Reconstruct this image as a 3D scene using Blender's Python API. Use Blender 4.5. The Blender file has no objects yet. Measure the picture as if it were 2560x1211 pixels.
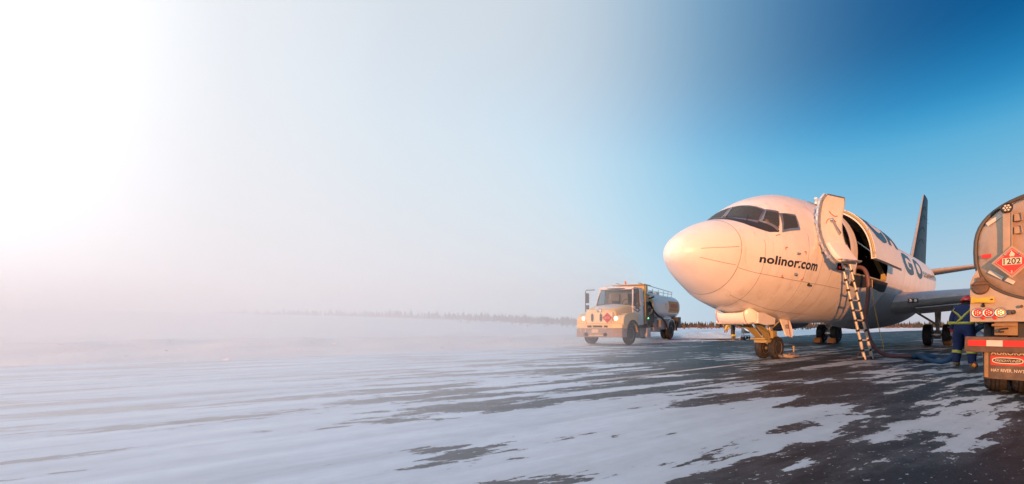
import bpy, bmesh, math, random
from mathutils import Vector, Matrix, noise
import numpy as np
R = math.radians
sc = bpy.context.scene
C = sc.collection

# ---------------------------------------------------------------- camera, sky, sun, exposure
cam_d = bpy.data.cameras.new('camera'); cam = bpy.data.objects.new('camera', cam_d); C.objects.link(cam)
cam.location = (0, 0, 0.95); cam.rotation_euler = (R(90), 0, 0)
cam_d.sensor_width = 36.0; cam_d.lens = 36.0 * 943.0 / 2560.0
cam_d.shift_x = -(1755.0 - 1280.0) / 2560.0
cam_d.shift_y = (814.0 - 605.5) / 2560.0
cam_d.clip_start = 0.05; cam_d.clip_end = 6000
sc.camera = cam

EXPOSURE = 0.28
SUN_EL = R(4.2); SUN_D = Vector((0.152, 0.988, 0)).normalized()      # direction the light travels over the ground
ld = Vector((SUN_D.x * math.cos(SUN_EL), SUN_D.y * math.cos(SUN_EL), -math.sin(SUN_EL)))
sun_d = bpy.data.lights.new('sun', 'SUN'); sun = bpy.data.objects.new('sun', sun_d); C.objects.link(sun)
sun_d.energy = 5.0; sun_d.angle = R(0.6); sun_d.color = (1.0, 0.365, 0.11)
sun.rotation_euler = ld.to_track_quat('-Z', 'Y').to_euler(); sun.location = (-8, -30, 12)

world = bpy.data.worlds.new('World'); sc.world = world; world.use_nodes = True
wn = world.node_tree.nodes; wl = world.node_tree.links; wn.clear()
def wnode(t, **k):
    n = wn.new(t)
    for a, b in k.items(): setattr(n, a, b)
    return n
sky = wnode('ShaderNodeTexSky', sky_type='NISHITA', sun_disc=False)
sky.sun_elevation = SUN_EL; sky.sun_rotation = math.atan2(-SUN_D.x, -SUN_D.y)
sky.altitude = 200; sky.air_density = 1.0; sky.dust_density = 0.4; sky.ozone_density = 3.0
SKY_GAIN = 0.09
geo = wnode('ShaderNodeTexCoord')
sep = wnode('ShaderNodeSeparateXYZ'); wl.new(geo.outputs['Generated'], sep.inputs[0])
# clear arctic air: a colour filter by height above the horizon (belt of Venus below, deep blue above)
ramp = wnode('ShaderNodeValToRGB'); wl.new(sep.outputs['Z'], ramp.inputs[0])
cr = ramp.color_ramp; cr.interpolation = 'B_SPLINE'
SKY_STOPS = [(0.0, (.61, .575, .645)), (0.05, (.60, .61, .69)), (0.12, (.50, .66, .78)), (0.245, (.29, .57, .77)),
             (0.385, (.09, .45, .73)), (0.46, (.015, .26, .58)), (0.56, (.0, .075, .25)), (0.68, (.0, .085, .28)), (1.0, (.0, .085, .29))]
while len(cr.elements) < len(SKY_STOPS): cr.elements.new(0.5)
for e, (p, c) in zip(cr.elements, SKY_STOPS): e.position = p; e.color = (*c, 1)
skym = wnode('ShaderNodeVectorMath', operation='SCALE'); wl.new(sky.outputs[0], skym.inputs[0]); skym.inputs['Scale'].default_value = SKY_GAIN
mixs = wnode('ShaderNodeMix', data_type='RGBA')
sunside = wnode('ShaderNodeVectorMath', operation='DOT_PRODUCT'); wl.new(geo.outputs['Generated'], sunside.inputs[0]); sunside.inputs[1].default_value = SUN_D
sf = wnode('ShaderNodeMapRange', interpolation_type='SMOOTHSTEP'); wl.new(sunside.outputs['Value'], sf.inputs[0]); sf.inputs['From Min'].default_value = -.35; sf.inputs['From Max'].default_value = .25; sf.inputs['To Max'].default_value = .93
wl.new(sf.outputs[0], mixs.inputs[0])
wl.new(skym.outputs[0], mixs.inputs[6]); wl.new(ramp.outputs[0], mixs.inputs[7])
# a white veil added over the left of the sky, thinning out to both sides
az = wnode('ShaderNodeMath', operation='ARCTAN2'); wl.new(sep.outputs['X'], az.inputs[0]); wl.new(sep.outputs['Y'], az.inputs[1])
vm = wnode('ShaderNodeMapRange'); vm.inputs['From Min'].default_value = R(-150); vm.inputs['From Max'].default_value = R(50)
wl.new(az.outputs[0], vm.inputs['Value'])
vr = wnode('ShaderNodeValToRGB'); vr.color_ramp.interpolation = 'B_SPLINE'; wl.new(vm.outputs[0], vr.inputs[0])
VS = [(-150, 0.15), (-118, .70), (-90, 1.0), (-66, 1.0), (-58, .97), (-53, .93), (-46, .87), (-39, .80), (-26, .76), (-15, .67), (-3, .48), (6, .34), (15, .20), (25, .08), (38, 0.0)]
while len(vr.color_ramp.elements) < len(VS): vr.color_ramp.elements.new(0.5)
for e, (p, v) in zip(vr.color_ramp.elements, VS): e.position = (p + 150) / 200; e.color = (v, v, v, 1)
zf = wnode('ShaderNodeMapRange', interpolation_type='SMOOTHSTEP'); wl.new(sep.outputs['Z'], zf.inputs[0]); zf.inputs['From Min'].default_value = 1.0; zf.inputs['From Max'].default_value = .85
vf = wnode('ShaderNodeMath', operation='MULTIPLY'); wl.new(vr.outputs[0], vf.inputs[0]); wl.new(zf.outputs[0], vf.inputs[1])
vc = wnode('ShaderNodeValToRGB'); vc.color_ramp.interpolation = 'B_SPLINE'; wl.new(vm.outputs[0], vc.inputs[0])        # thin veil passes the blue, thick veil is white
VC = [(-150, (.94, .96, .99)), (-60, (.94, .96, .99)), (-50, (.90, .93, .965)), (-38, (.84, .90, .945)), (-18, (.83, .91, .96)), (0, (.46, .76, .93)), (30, (.16, .55, .84))]
while len(vc.color_ramp.elements) < len(VC): vc.color_ramp.elements.new(0.5)
for e, (p, v) in zip(vc.color_ramp.elements, VC): e.position = (p + 150) / 200; e.color = (*v, 1)
mixv = wnode('ShaderNodeMix', data_type='RGBA'); 
gl = wnode('ShaderNodeMapRange', interpolation_type='SMOOTHSTEP'); wl.new(az.outputs[0], gl.inputs[0]); gl.inputs['From Min'].default_value = R(-50); gl.inputs['From Max'].default_value = R(-80); gl.inputs['To Min'].default_value = 1.0; gl.inputs['To Max'].default_value = 2.4  # added glare: lifts the veil out past the left edge for ambient light
vg = wnode('ShaderNodeVectorMath', operation='SCALE'); wl.new(vc.outputs[0], vg.inputs[0]); wl.new(gl.outputs[0], vg.inputs['Scale']); wl.new(vg.outputs[0], mixv.inputs[7])
wl.new(vf.outputs[0], mixv.inputs[0]); wl.new(mixs.outputs[2], mixv.inputs[6])
bg = wnode('ShaderNodeBackground'); bg.inputs[1].default_value = 2 ** -EXPOSURE; wl.new(mixv.outputs[2], bg.inputs[0])
wo = wnode('ShaderNodeOutputWorld'); wl.new(bg.outputs[0], wo.inputs[0])

sc.view_settings.view_transform = 'Standard'; sc.view_settings.look = 'None'
sc.view_settings.exposure = EXPOSURE; sc.view_settings.gamma = 1.0; sc.view_settings.use_curve_mapping = False
sc.render.engine = 'CYCLES'
sc.cycles.max_bounces = 10; sc.cycles.diffuse_bounces = 3; sc.cycles.glossy_bounces = 3
sc.cycles.transparent_max_bounces = 10; sc.cycles.volume_bounces = 6
sc.cycles.use_denoising = True
try: sc.cycles.denoiser = 'OPENIMAGEDENOISE'
except Exception: pass

# ---------------------------------------------------------------- materials
def new_mat(name):
    m = bpy.data.materials.new(name); m.use_nodes = True
    return m, m.node_tree.nodes, m.node_tree.links, m.node_tree.nodes['Principled BSDF']
MATS = {}
def paint(name, col, rough=0.5, metal=0.0, var=0.12, scale=3.0, bump=0.0, bscale=60.0, coat=0.0, dirt=None, spec=0.5, emit=None, estr=0.0):
    """plain surface with procedural mottling, optional fine relief and blotchy dirt"""
    if name in MATS: return MATS[name]
    m, n, l, p = new_mat(name)
    tc = n.new('ShaderNodeTexCoord'); nz = n.new('ShaderNodeTexNoise'); nz.inputs['Scale'].default_value = scale; nz.inputs['Detail'].default_value = 6
    l.new(tc.outputs['Object'], nz.inputs['Vector'])
    mr = n.new('ShaderNodeMapRange'); mr.inputs['From Min'].default_value = .3; mr.inputs['From Max'].default_value = .7
    mr.inputs['To Min'].default_value = 1 - var; mr.inputs['To Max'].default_value = 1 + var * .6; l.new(nz.outputs[0], mr.inputs['Value'])
    sc_ = n.new('ShaderNodeVectorMath'); sc_.operation = 'SCALE'; sc_.inputs[0].default_value = col; l.new(mr.outputs[0], sc_.inputs['Scale'])
    out = sc_.outputs[0]
    if dirt:
        dcol, amt, dsc = dirt
        dz = n.new('ShaderNodeTexNoise'); dz.inputs['Scale'].default_value = dsc; dz.inputs['Detail'].default_value = 8; dz.inputs['Roughness'].default_value = .65
        l.new(tc.outputs['Object'], dz.inputs['Vector'])
        dr = n.new('ShaderNodeMapRange'); dr.inputs['From Min'].default_value = .48; dr.inputs['From Max'].default_value = .72
        dr.inputs['To Max'].default_value = amt; l.new(dz.outputs[0], dr.inputs['Value'])
        mx = n.new('ShaderNodeMix'); mx.data_type = 'RGBA'; l.new(dr.outputs[0], mx.inputs[0]); l.new(out, mx.inputs[6]); mx.inputs[7].default_value = (*dcol, 1)
        out = mx.outputs[2]
    l.new(out, p.inputs['Base Color'])
    rr = n.new('ShaderNodeMapRange'); rr.inputs['To Min'].default_value = max(.02, rough - .08); rr.inputs['To Max'].default_value = min(1, rough + .08)
    l.new(nz.outputs[0], rr.inputs['Value']); l.new(rr.outputs[0], p.inputs['Roughness'])
    p.inputs['Metallic'].default_value = metal; p.inputs['Coat Weight'].default_value = coat; p.inputs['Specular IOR Level'].default_value = spec
    if bump:
        bz = n.new('ShaderNodeTexNoise'); bz.inputs['Scale'].default_value = bscale; bz.inputs['Detail'].default_value = 4; l.new(tc.outputs['Object'], bz.inputs['Vector'])
        bp = n.new('ShaderNodeBump'); bp.inputs['Strength'].default_value = bump; bp.inputs['Distance'].default_value = .02
        l.new(bz.outputs[0], bp.inputs['Height']); l.new(bp.outputs[0], p.inputs['Normal'])
    if emit:
        p.inputs['Emission Color'].default_value = (*emit, 1); p.inputs['Emission Strength'].default_value = estr
    MATS[name] = m
    return m
def glass_mat(name, col=(.02, .03, .04), rough=.06, alpha=0.35):
    if name in MATS: return MATS[name]
    m, n, l, p = new_mat(name)
    p.inputs['Base Color'].default_value = (*col, 1); p.inputs['Roughness'].default_value = rough; p.inputs['Specular IOR Level'].default_value = .6
    tr = n.new('ShaderNodeBsdfTransparent'); mx = n.new('ShaderNodeMixShader'); mx.inputs[0].default_value = alpha
    tr.inputs[0].default_value = (.75, .82, .85, 1)
    l.new(tr.outputs[0], mx.inputs[1]); l.new(p.outputs[0], mx.inputs[2]); l.new(mx.outputs[0], n['Material Output'].inputs[0])
    MATS[name] = m
    return m
def M(k): return MATS[k]
paint('white_paint', (.80, .79, .78), .30, 0, .035, 1.3, .0, coat=.25, dirt=((.55, .50, .46), .22, 2.2))
paint('door_white', (.76, .75, .74), .38, 0, .05, 2.0, dirt=((.5, .45, .4), .25, 5))
paint('liner_grey', (.10, .10, .105), .75, 0, .3, 6)
paint('dark_grey', (.045, .047, .05), .55, 0, .2, 6)
paint('black_rubber', (.022, .022, .024), .8, 0, .25, 9, .3, 90, dirt=((.10, .10, .11), .5, 12))
paint('black_paint', (.02, .022, .025), .4, 0, .15, 6)
paint('glare_black', (.035, .042, .055), .55, 0, .15, 3)
paint('bare_metal', (.62, .63, .65), .30, 1, .1, 5, dirt=((.3, .3, .31), .3, 7))
paint('frame_metal', (.42, .43, .46), .42, .8, .15, 6)
paint('strut_metal', (.62, .60, .58), .33, .7, .25, 9, .2, 40, dirt=((.12, .09, .07), .6, 10))
paint('gear_paint', (.52, .50, .47), .5, .15, .25, 8, .25, 40, dirt=((.10, .08, .06), .7, 9))
paint('primer', (.42, .36, .17), .55, .1, .25, 7, dirt=((.12, .10, .06), .6, 7))
paint('blue_paint', (.010, .030, .070), .5, 0, .12, 1.2, spec=.3)
paint('blue_pale', (.03, .06, .11), .5, 0, .12, 1.2, spec=.3)
paint('letter_navy', (.010, .020, .055), .45, 0, .12, 5)
paint('letter_blue', (.022, .060, .115), .4, 0, .15, 2)
paint('red_paint', (.50, .03, .025), .45, 0, .12, 8)
paint('seam', (.34, .31, .29), .6, 0, .2, 8)
paint('orange_paint', (.80, .22, .03), .5, 0, .12, 10)
paint('bracket_brown', (.26, .16, .07), .6, 0, .2, 6, dirt=((.10, .06, .03), .5, 8))
paint('yellow_paint', (.60, .36, .02), .45, 0, .15, 4, dirt=((.3, .2, .08), .3, 6))
paint('truck_yellow', (.74, .56, .27), .38, 0, .08, 3, coat=.3, dirt=((.5, .36, .2), .3, 3))
paint('truck_white', (.78, .78, .78), .38, 0, .05, 3, coat=.2, dirt=((.45, .40, .35), .3, 3))
paint('cover_cream', (.76, .68, .46), .7, 0, .1, 4, .2, 30)
paint('tank_alloy', (.36, .265, .19), .5, .05, .12, 2.5, .08, 25, dirt=((.17, .115, .08), .7, 2.4))
paint('cream_panel', (.36, .30, .235), .55, 0, .12, 4, dirt=((.16, .11, .07), .55, 4))
paint('rust_steel', (.14, .085, .055), .7, .2, .35, 8, .3, 50, dirt=((.05, .035, .03), .6, 12))
paint('bumper_grey', (.30, .27, .26), .6, .1, .2, 6, dirt=((.5, .48, .5), .4, 5))
paint('tape_white', (.55, .50, .43), .4, 0, .08, 12)
paint('tape_red', (.55, .02, .015), .35, 0, .12, 14)
paint('brake_red', (.38, .012, .012), .25, 0, .1, 20, emit=(1, .03, .02), estr=.25)
paint('led_red', (.9, .2, .1), .3, 0, .1, 20, emit=(1, .25, .12), estr=2.2)
paint('amber_lens', (.45, .26, .07), .25, 0, .1, 20, emit=(1, .5, .15), estr=.10)
paint('led_white', (.95, .9, .75), .3, 0, .1, 20, emit=(1, .85, .6), estr=1.0)
paint('headlight_on', (.9, .85, .7), .2, 0, .05, 20, emit=(1, .80, .50), estr=3)
paint('lens_clear', (.85, .85, .82), .12, .2, .2, 30)
paint('green_led', (.1, .6, .2), .3, 0, .1, 20, emit=(.1, 1, .35), estr=4)
paint('coverall_blue', (.008, .023, .10), .85, 0, .22, 5, .5, 14)
paint('hivis_yellow', (.42, .45, .08), .6, 0, .1, 20)
paint('bunker_dark', (.05, .048, .05), .85, 0, .25, 6, .4, 16)
paint('bunker_tan', (.60, .46, .16), .8, 0, .2, 8, .3, 20)
paint('balaclava', (.012, .012, .013), .9, 0, .2, 20)
paint('skin', (.52, .30, .20), .55, 0, .08, 20)
paint('pilot_dark', (.03, .03, .035), .85, 0, .2, 8)
paint('hair_brown', (.06, .035, .02), .8, 0, .2, 20)
paint('helmet_red', (.52, .02, .025), .28, 0, .08, 8, coat=.3)
paint('glove_grey', (.22, .20, .20), .8, 0, .2, 20, .3, 40)
paint('cuff_red', (.36, .03, .03), .8, 0, .15, 20)
paint('boot_tan', (.30, .20, .08), .7, 0, .2, 12)
paint('hose_brown', (.13, .075, .085), .5, 0, .12, 9)
paint('hose_blue', (.012, .075, .17), .6, 0, .2, 6, .2, 40)
paint('alu_ladder', (.74, .70, .62), .36, .55, .08, 10)
paint('placard_red', (.50, .025, .02), .4, 0, .10, 9)
paint('placard_white', (.62, .54, .40), .5, 0, .06, 9)
paint('ink', (.015, .015, .017), .6, 0, .1, 9)
paint('flap_brown', (.085, .062, .045), .7, 0, .25, 7, .2, 40, dirt=((.22, .15, .09), .5, 6))
paint('wing_grey', (.40, .41, .43), .45, .05, .08, 2)
paint('slat_metal', (.62, .62, .62), .38, .35, .1, 4, dirt=((.3, .3, .31), .3, 7))
paint('tailplane_metal', (.48, .45, .43), .5, .1, .1, 4)
paint('bark', (.09, .06, .045), .9, 0, .3, 12)
paint('spruce', (.060, .052, .036), .85, 0, .4, .6)
paint('twig', (.17, .095, .06), .85, 0, .35, 3)
paint('box_grey', (.36, .33, .33), .6, 0, .2, 6)
paint('seat_cloth', (.05, .05, .055), .9, 0, .2, 8)
paint('seat_tan', (.55, .40, .18), .8, 0, .2, 8)
glass_mat('cab_glass', (.03, .04, .05), .05, .32)
glass_mat('cockpit_glass', (.13, .16, .18), .05, .42)
glass_mat('cabin_glass', (.02, .025, .03), .1, .9)

# ---------------------------------------------------------------- mesh helpers
class MB:
    def __init__(s): s.v = []; s.f = []; s.mi = []
    def add(s, vs, fs, mi=0):
        b = len(s.v); s.v += [tuple(q) for q in vs]
        for f in fs: s.f.append([i + b for i in f]); s.mi.append(mi)
        return s
    def box(s, c, d, rot=None, mi=0):
        hx, hy, hz = d[0] / 2, d[1] / 2, d[2] / 2
        vs = [Vector((x, y, z)) for x in (-hx, hx) for y in (-hy, hy) for z in (-hz, hz)]
        if rot is not None: vs = [rot @ q for q in vs]
        c = Vector(c); vs = [q + c for q in vs]
        return s.add(vs, [(0, 1, 3, 2), (4, 6, 7, 5), (0, 4, 5, 1), (2, 3, 7, 6), (0, 2, 6, 4), (1, 5, 7, 3)], mi)
    def prism(s, poly, a, b, mi=0):
        """poly: list of 3-D points; extruded from +a to +b (vectors)"""
        n = len(poly); a = Vector(a); b = Vector(b)
        vs = [Vector(q) + a for q in poly] + [Vector(q) + b for q in poly]
        fs = [list(range(n))[::-1], list(range(n, 2 * n))] + [(i, (i + 1) % n, n + (i + 1) % n, n + i) for i in range(n)]
        return s.add(vs, fs, mi)
    def tube(s, path, r, n=10, caps=True, mi=0):
        path = [Vector(p) for p in path]; rs = r if isinstance(r, (list, tuple)) else [r] * len(path)
        up = None; rings = []
        for i, p in enumerate(path):
            t = (path[min(i + 1, len(path) - 1)] - path[max(i - 1, 0)]).normalized()
            if up is None: up = t.orthogonal().normalized()
            up = (up - t * up.dot(t))
            up = up.normalized() if up.length > 1e-6 else t.orthogonal().normalized()
            w = t.cross(up)
            rings.append([p + (up * math.cos(2 * math.pi * k / n) + w * math.sin(2 * math.pi * k / n)) * rs[i] for k in range(n)])
        vs = [q for g in rings for q in g]; fs = []
        for i in range(len(path) - 1):
            for k in range(n):
                fs.append((i * n + k, i * n + (k + 1) % n, (i + 1) * n + (k + 1) % n, (i + 1) * n + k))
        if caps: fs.append(list(range(n))[::-1]); fs.append([(len(path) - 1) * n + k for k in range(n)])
        return s.add(vs, fs, mi)
    def lathe(s, prof, c, axis, n=24, mi=0, closed=False):
        """prof: (radius, along) pairs revolved round axis through c"""
        ax = Vector(axis).normalized(); u = ax.orthogonal().normalized(); w = ax.cross(u); c = Vector(c)
        vs = []
        for (r, a) in prof:
            for k in range(n):
                th = 2 * math.pi * k / n
                vs.append(c + ax * a + (u * math.cos(th) + w * math.sin(th)) * r)
        fs = []; m = len(prof)
        for i in range(m if closed else m - 1):
            j = (i + 1) % m
            for k in range(n): fs.append((i * n + k, i * n + (k + 1) % n, j * n + (k + 1) % n, j * n + k))
        if not closed:
            if prof[0][0] > 1e-4: fs.append(list(range(n))[::-1])
            if prof[-1][0] > 1e-4: fs.append([(m - 1) * n + k for k in range(n)])
        return s.add(vs, fs, mi)
    def grid(s, fn, nu, nv, mi=0, flip=False, skip=None):
        vs = [fn(i / nu, j / nv) for i in range(nu + 1) for j in range(nv + 1)]
        fs = []
        for i in range(nu):
            for j in range(nv):
                if skip and skip((i + .5) / nu, (j + .5) / nv): continue
                q = (i * (nv + 1) + j, (i + 1) * (nv + 1) + j, (i + 1) * (nv + 1) + j + 1, i * (nv + 1) + j + 1)
                fs.append(q[::-1] if flip else q)
        return s.add(vs, fs, mi)
    def slab(s, fn, fn2, nu, nv, mi=0):
        """closed slab between two surfaces"""
        a = [fn(i / nu, j / nv) for i in range(nu + 1) for j in range(nv + 1)]
        b = [fn2(i / nu, j / nv) for i in range(nu + 1) for j in range(nv + 1)]
        N = len(a); w = nv + 1; fs = []
        for i in range(nu):
            for j in range(nv):
                q = (i * w + j, (i + 1) * w + j, (i + 1) * w + j + 1, i * w + j + 1)
                fs.append(q); fs.append(tuple(k + N for k in q[::-1]))
        for i in range(nu):
            for j in (0, nv):
                q = (i * w + j, (i + 1) * w + j, (i + 1) * w + j + N, i * w + j + N); fs.append(q if j else q[::-1])
        for j in range(nv):
            for i in (0, nu):
                q = (i * w + j, i * w + j + 1, i * w + j + 1 + N, i * w + j + N); fs.append(q if not i else q[::-1])
        return s.add(a + b, fs, mi)
    def build(s, name, mats, parent=None, smooth=35, bevel=0, off=None, fix=True, merge=False):
        me = bpy.data.meshes.new(name)
        vs = s.v if off is None else [(q[0] - off[0], q[1] - off[1], q[2] - off[2]) for q in s.v]
        me.from_pydata(vs, [], s.f)
        if not isinstance(mats, (list, tuple)): mats = [mats]
        for m in mats: me.materials.append(MATS[m] if isinstance(m, str) else m)
        me.polygons.foreach_set('material_index', s.mi)
        bm = bmesh.new(); bm.from_mesh(me)
        if merge or bevel: bmesh.ops.remove_doubles(bm, verts=bm.verts, dist=1e-5)
        if fix: bmesh.ops.recalc_face_normals(bm, faces=bm.faces)
        if bevel:
            ed = [e for e in bm.edges if len(e.link_faces) == 2 and e.calc_face_angle(0) > R(30)]
            bmesh.ops.bevel(bm, geom=ed, offset=bevel, segments=2, affect='EDGES', profile=.6, clamp_overlap=True)
        bm.to_mesh(me); bm.free()
        if smooth:
            me.shade_smooth(); me.set_sharp_from_angle(angle=R(smooth))
        o = bpy.data.objects.new(name, me); C.objects.link(o)
        if parent: o.parent = parent
        return o
def empty(name, loc, rot=(0, 0, 0)):
    o = bpy.data.objects.new(name, None); C.objects.link(o); o.location = loc; o.rotation_euler = rot; o.empty_display_size = .3
    return o
def tag(o, label=None, cat=None, group=None, kind=None):
    if label: o['label'] = label
    if cat: o['category'] = cat
    if group: o['group'] = group
    if kind: o['kind'] = kind
    return o
def smoothpath(pts, k=6):
    P = [Vector(p) for p in pts]; out = []
    for i in range(len(P) - 1):
        p0 = P[max(i - 1, 0)]; p1 = P[i]; p2 = P[i + 1]; p3 = P[min(i + 2, len(P) - 1)]
        for j in range(k):
            t = j / k
            out.append(.5 * ((2 * p1) + (p2 - p0) * t + (2 * p0 - 5 * p1 + 4 * p2 - p3) * t * t + (3 * p1 - p0 - 3 * p2 + p3) * t ** 3))
    out.append(P[-1]); return out
def lettering(text, size, bold=0.0, spacing=1.0, width=None, maxedge=.12):
    """flat letter faces as (verts, faces), origin at the baseline's left, x along the text"""
    cu = bpy.data.curves.new('letters', 'FONT'); cu.body = text; cu.size = size; cu.offset = bold; cu.space_character = spacing
    cu.resolution_u = 3; cu.fill_mode = 'FRONT'
    ob = bpy.data.objects.new('letters', cu); C.objects.link(ob)
    dg = bpy.context.evaluated_depsgraph_get(); me = bpy.data.meshes.new_from_object(ob.evaluated_get(dg))
    bpy.data.objects.remove(ob); bpy.data.curves.remove(cu)
    bm = bmesh.new(); bm.from_mesh(me); bpy.data.meshes.remove(me)
    bmesh.ops.remove_doubles(bm, verts=bm.verts, dist=1e-5)
    bmesh.ops.triangulate(bm, faces=bm.faces)
    for _ in range(6):
        ed = [e for e in bm.edges if e.calc_length() > maxedge]
        if not ed: break
        bmesh.ops.subdivide_edges(bm, edges=ed, cuts=1); bmesh.ops.triangulate(bm, faces=bm.faces)
    vs = [tuple(v.co) for v in bm.verts]; bm.verts.index_update(); fs = [[v.index for v in f.verts] for f in bm.faces]; bm.free()
    x0 = min(v[0] for v in vs); x1 = max(v[0] for v in vs); k = (width / (x1 - x0)) if width else 1.0
    return [((v[0] - x0) * k, v[1], 0) for v in vs], fs

# ---------------------------------------------------------------- ground: snow field, apron, painted line
def nz(x, y, s=1.0, z=0.0): return noise.noise(Vector((x * s, y * s, z)))
EDGE = [(-160, -60), (-40, -8), (-20, 6.5), (-9.6, 14.2), (-4.2, 19.6), (2.8, 25.4), (9.7, 37), (37, 68), (150, 170)]
def edge_dist(x, y):
    """metres beyond the apron's far edge (negative on the apron)"""
    best = 1e9; sg = -1
    for (ax, ay), (bx, by) in zip(EDGE[:-1], EDGE[1:]):
        dx, dy = bx - ax, by - ay; L2 = dx * dx + dy * dy
        t = max(0, min(1, ((x - ax) * dx + (y - ay) * dy) / L2))
        px, py = ax + t * dx, ay + t * dy; d = math.hypot(x - px, y - py)
        if d < best: best = d; sg = 1 if (dx * (y - ay) - dy * (x - ax)) > 0 else -1
    return best * sg
def sstep(a, b, x):
    t = max(0, min(1, (x - a) / (b - a))); return t * t * (3 - 2 * t)
def snow_height(x, y):
    d = edge_dist(x, y)
    dn = d + .9 * nz(x, y, .35) + .35 * nz(x, y, 1.3, 3)
    h = -.03 + .07 * sstep(-.3, .6, dn)
    r = math.hypot(x, y)
    bank = sstep(1.5, 7, dn)
    near_truck = 1 - .8 * math.exp(-(((x + 3.3) / 4.5) ** 2 + ((y - 21) / 5.5) ** 2))
    h += bank * (.16 + .14 * nz(x, y, .22, 5) + .05 * nz(x, y, .9, 9)) * near_truck
    # ploughed berm with broken lumps along the edge
    berm = math.exp(-((dn - 4.5) / 2.6) ** 2) * near_truck
    h += berm * (.16 + .22 * abs(nz(x, y, .55, 2)) + .10 * abs(nz(x, y, 1.7, 4)))
    rise = sstep(14, 70, d) * sstep(-8, -95, x) * 3.0
    h += rise + sstep(25, 120, d) * .22 * nz(x, y, .03, 7)
    return h
def axis_vals(lo, hi, fine_lo, fine_hi, step, grow):
    v = []; x = fine_lo
    while x <= fine_hi: v.append(x); x += step
    s = step
    while v[-1] < hi: s *= grow; v.append(v[-1] + s)
    s = step
    while v[0] > lo: s *= grow; v.insert(0, v[0] - s)
    return v
gx = axis_vals(-2500, 2500, -32, 30, .33, 1.10); gy = axis_vals(-800, 3500, 6, 42, .33, 1.10)
gv = [(x, y, snow_height(x, y)) for x in gx for y in gy]
ny_ = len(gy); gf = [(i * ny_ + j, (i + 1) * ny_ + j, (i + 1) * ny_ + j + 1, i * ny_ + j + 1) for i in range(len(gx) - 1) for j in range(ny_ - 1)]

m, n, l, p = new_mat('field_snow'); MATS['field_snow'] = m
tc = n.new('ShaderNodeTexCoord')
a = n.new('ShaderNodeTexNoise'); a.inputs['Scale'].default_value = .5; a.inputs['Detail'].default_value = 8; l.new(tc.outputs['Object'], a.inputs['Vector'])
b = n.new('ShaderNodeTexNoise'); b.inputs['Scale'].default_value = 5; b.inputs['Detail'].default_value = 8; b.inputs['Roughness'].default_value = .7; l.new(tc.outputs['Object'], b.inputs['Vector'])
rp = n.new('ShaderNodeValToRGB'); rp.color_ramp.elements[0].position = .3; rp.color_ramp.elements[0].color = (.74, .82, .90, 1); rp.color_ramp.elements[1].position = .65; rp.color_ramp.elements[1].color = (.84, .91, .96, 1)
l.new(a.outputs[0], rp.inputs[0]); l.new(rp.outputs[0], p.inputs['Base Color']); p.inputs['Roughness'].default_value = .75; p.inputs['Specular IOR Level'].default_value = .25
bp = n.new('ShaderNodeBump'); bp.inputs['Strength'].default_value = .55; bp.inputs['Distance'].default_value = .12; l.new(b.outputs[0], bp.inputs['Height']); l.new(bp.outputs[0], p.inputs['Normal'])
g = MB(); g.add(gv, gf); snow_ground = g.build('snow_field', 'field_snow', smooth=180, fix=False)
tag(snow_ground, 'snow covered field rising gently beyond the apron edge', 'snow', kind='structure')

# apron: asphalt under wind-blown snow (streaks run with the taxi lane), whitened towards the left in imitation of haze
m, n, l, p = new_mat('apron_asphalt'); MATS['apron_asphalt'] = m
def N(t, **k):
    q = n.new(t)
    for kk, vv in k.items(): setattr(q, kk, vv)
    return q
def math_(op, a_, b_=None, c_=None, clamp=False):
    q = N('ShaderNodeMath', operation=op); q.use_clamp = clamp
    for i, v in enumerate((a_, b_, c_)):
        if v is None: continue
        if isinstance(v, (int, float)): q.inputs[i].default_value = v
        else: l.new(v, q.inputs[i])
    return q.outputs[0]
tc = N('ShaderNodeTexCoord')
def mapped(rot, scl):
    r_ = N('ShaderNodeMapping', vector_type='TEXTURE'); l.new(tc.outputs['Object'], r_.inputs[0])
    r_.inputs['Rotation'].default_value = (0, 0, rot); r_.inputs['Scale'].default_value = scl
    return r_.outputs[0]
def tex(vec, scale, detail=8, rough=.6, dist=0.0):
    q = N('ShaderNodeTexNoise'); l.new(vec, q.inputs['Vector']); q.inputs['Scale'].default_value = scale; q.inputs['Detail'].default_value = detail
    q.inputs['Roughness'].default_value = rough; q.inputs['Distortion'].default_value = dist
    return q.outputs[0]
streak = mapped(R(22), (4.0, 1, 1)); streak2 = mapped(R(40), (8.0, 1, 1))
s1 = tex(streak, 1.7, 14, .66, .35); s2 = tex(streak2, 2.3, 12, .66, .2); s5 = tex(mapped(R(28), (2.2, 1, 1)), 9.0, 8, .75); s3 = tex(tc.outputs['Object'], .30, 3, .5); s4 = tex(tc.outputs['Object'], 5.0, 8, .7)
sp = N('ShaderNodeSeparateXYZ'); l.new(tc.outputs['Object'], sp.inputs[0])
# coverage grows towards the left foreground, partly to whiten it like haze, and is thin on the swept strip in front of the fuel truck and under the wing
left = N('ShaderNodeMapRange'); left.inputs['From Min'].default_value = 2.5; left.inputs['From Max'].default_value = -9; left.inputs['To Min'].default_value = 0; left.inputs['To Max'].default_value = .085; l.new(sp.outputs['X'], left.inputs[0])
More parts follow.
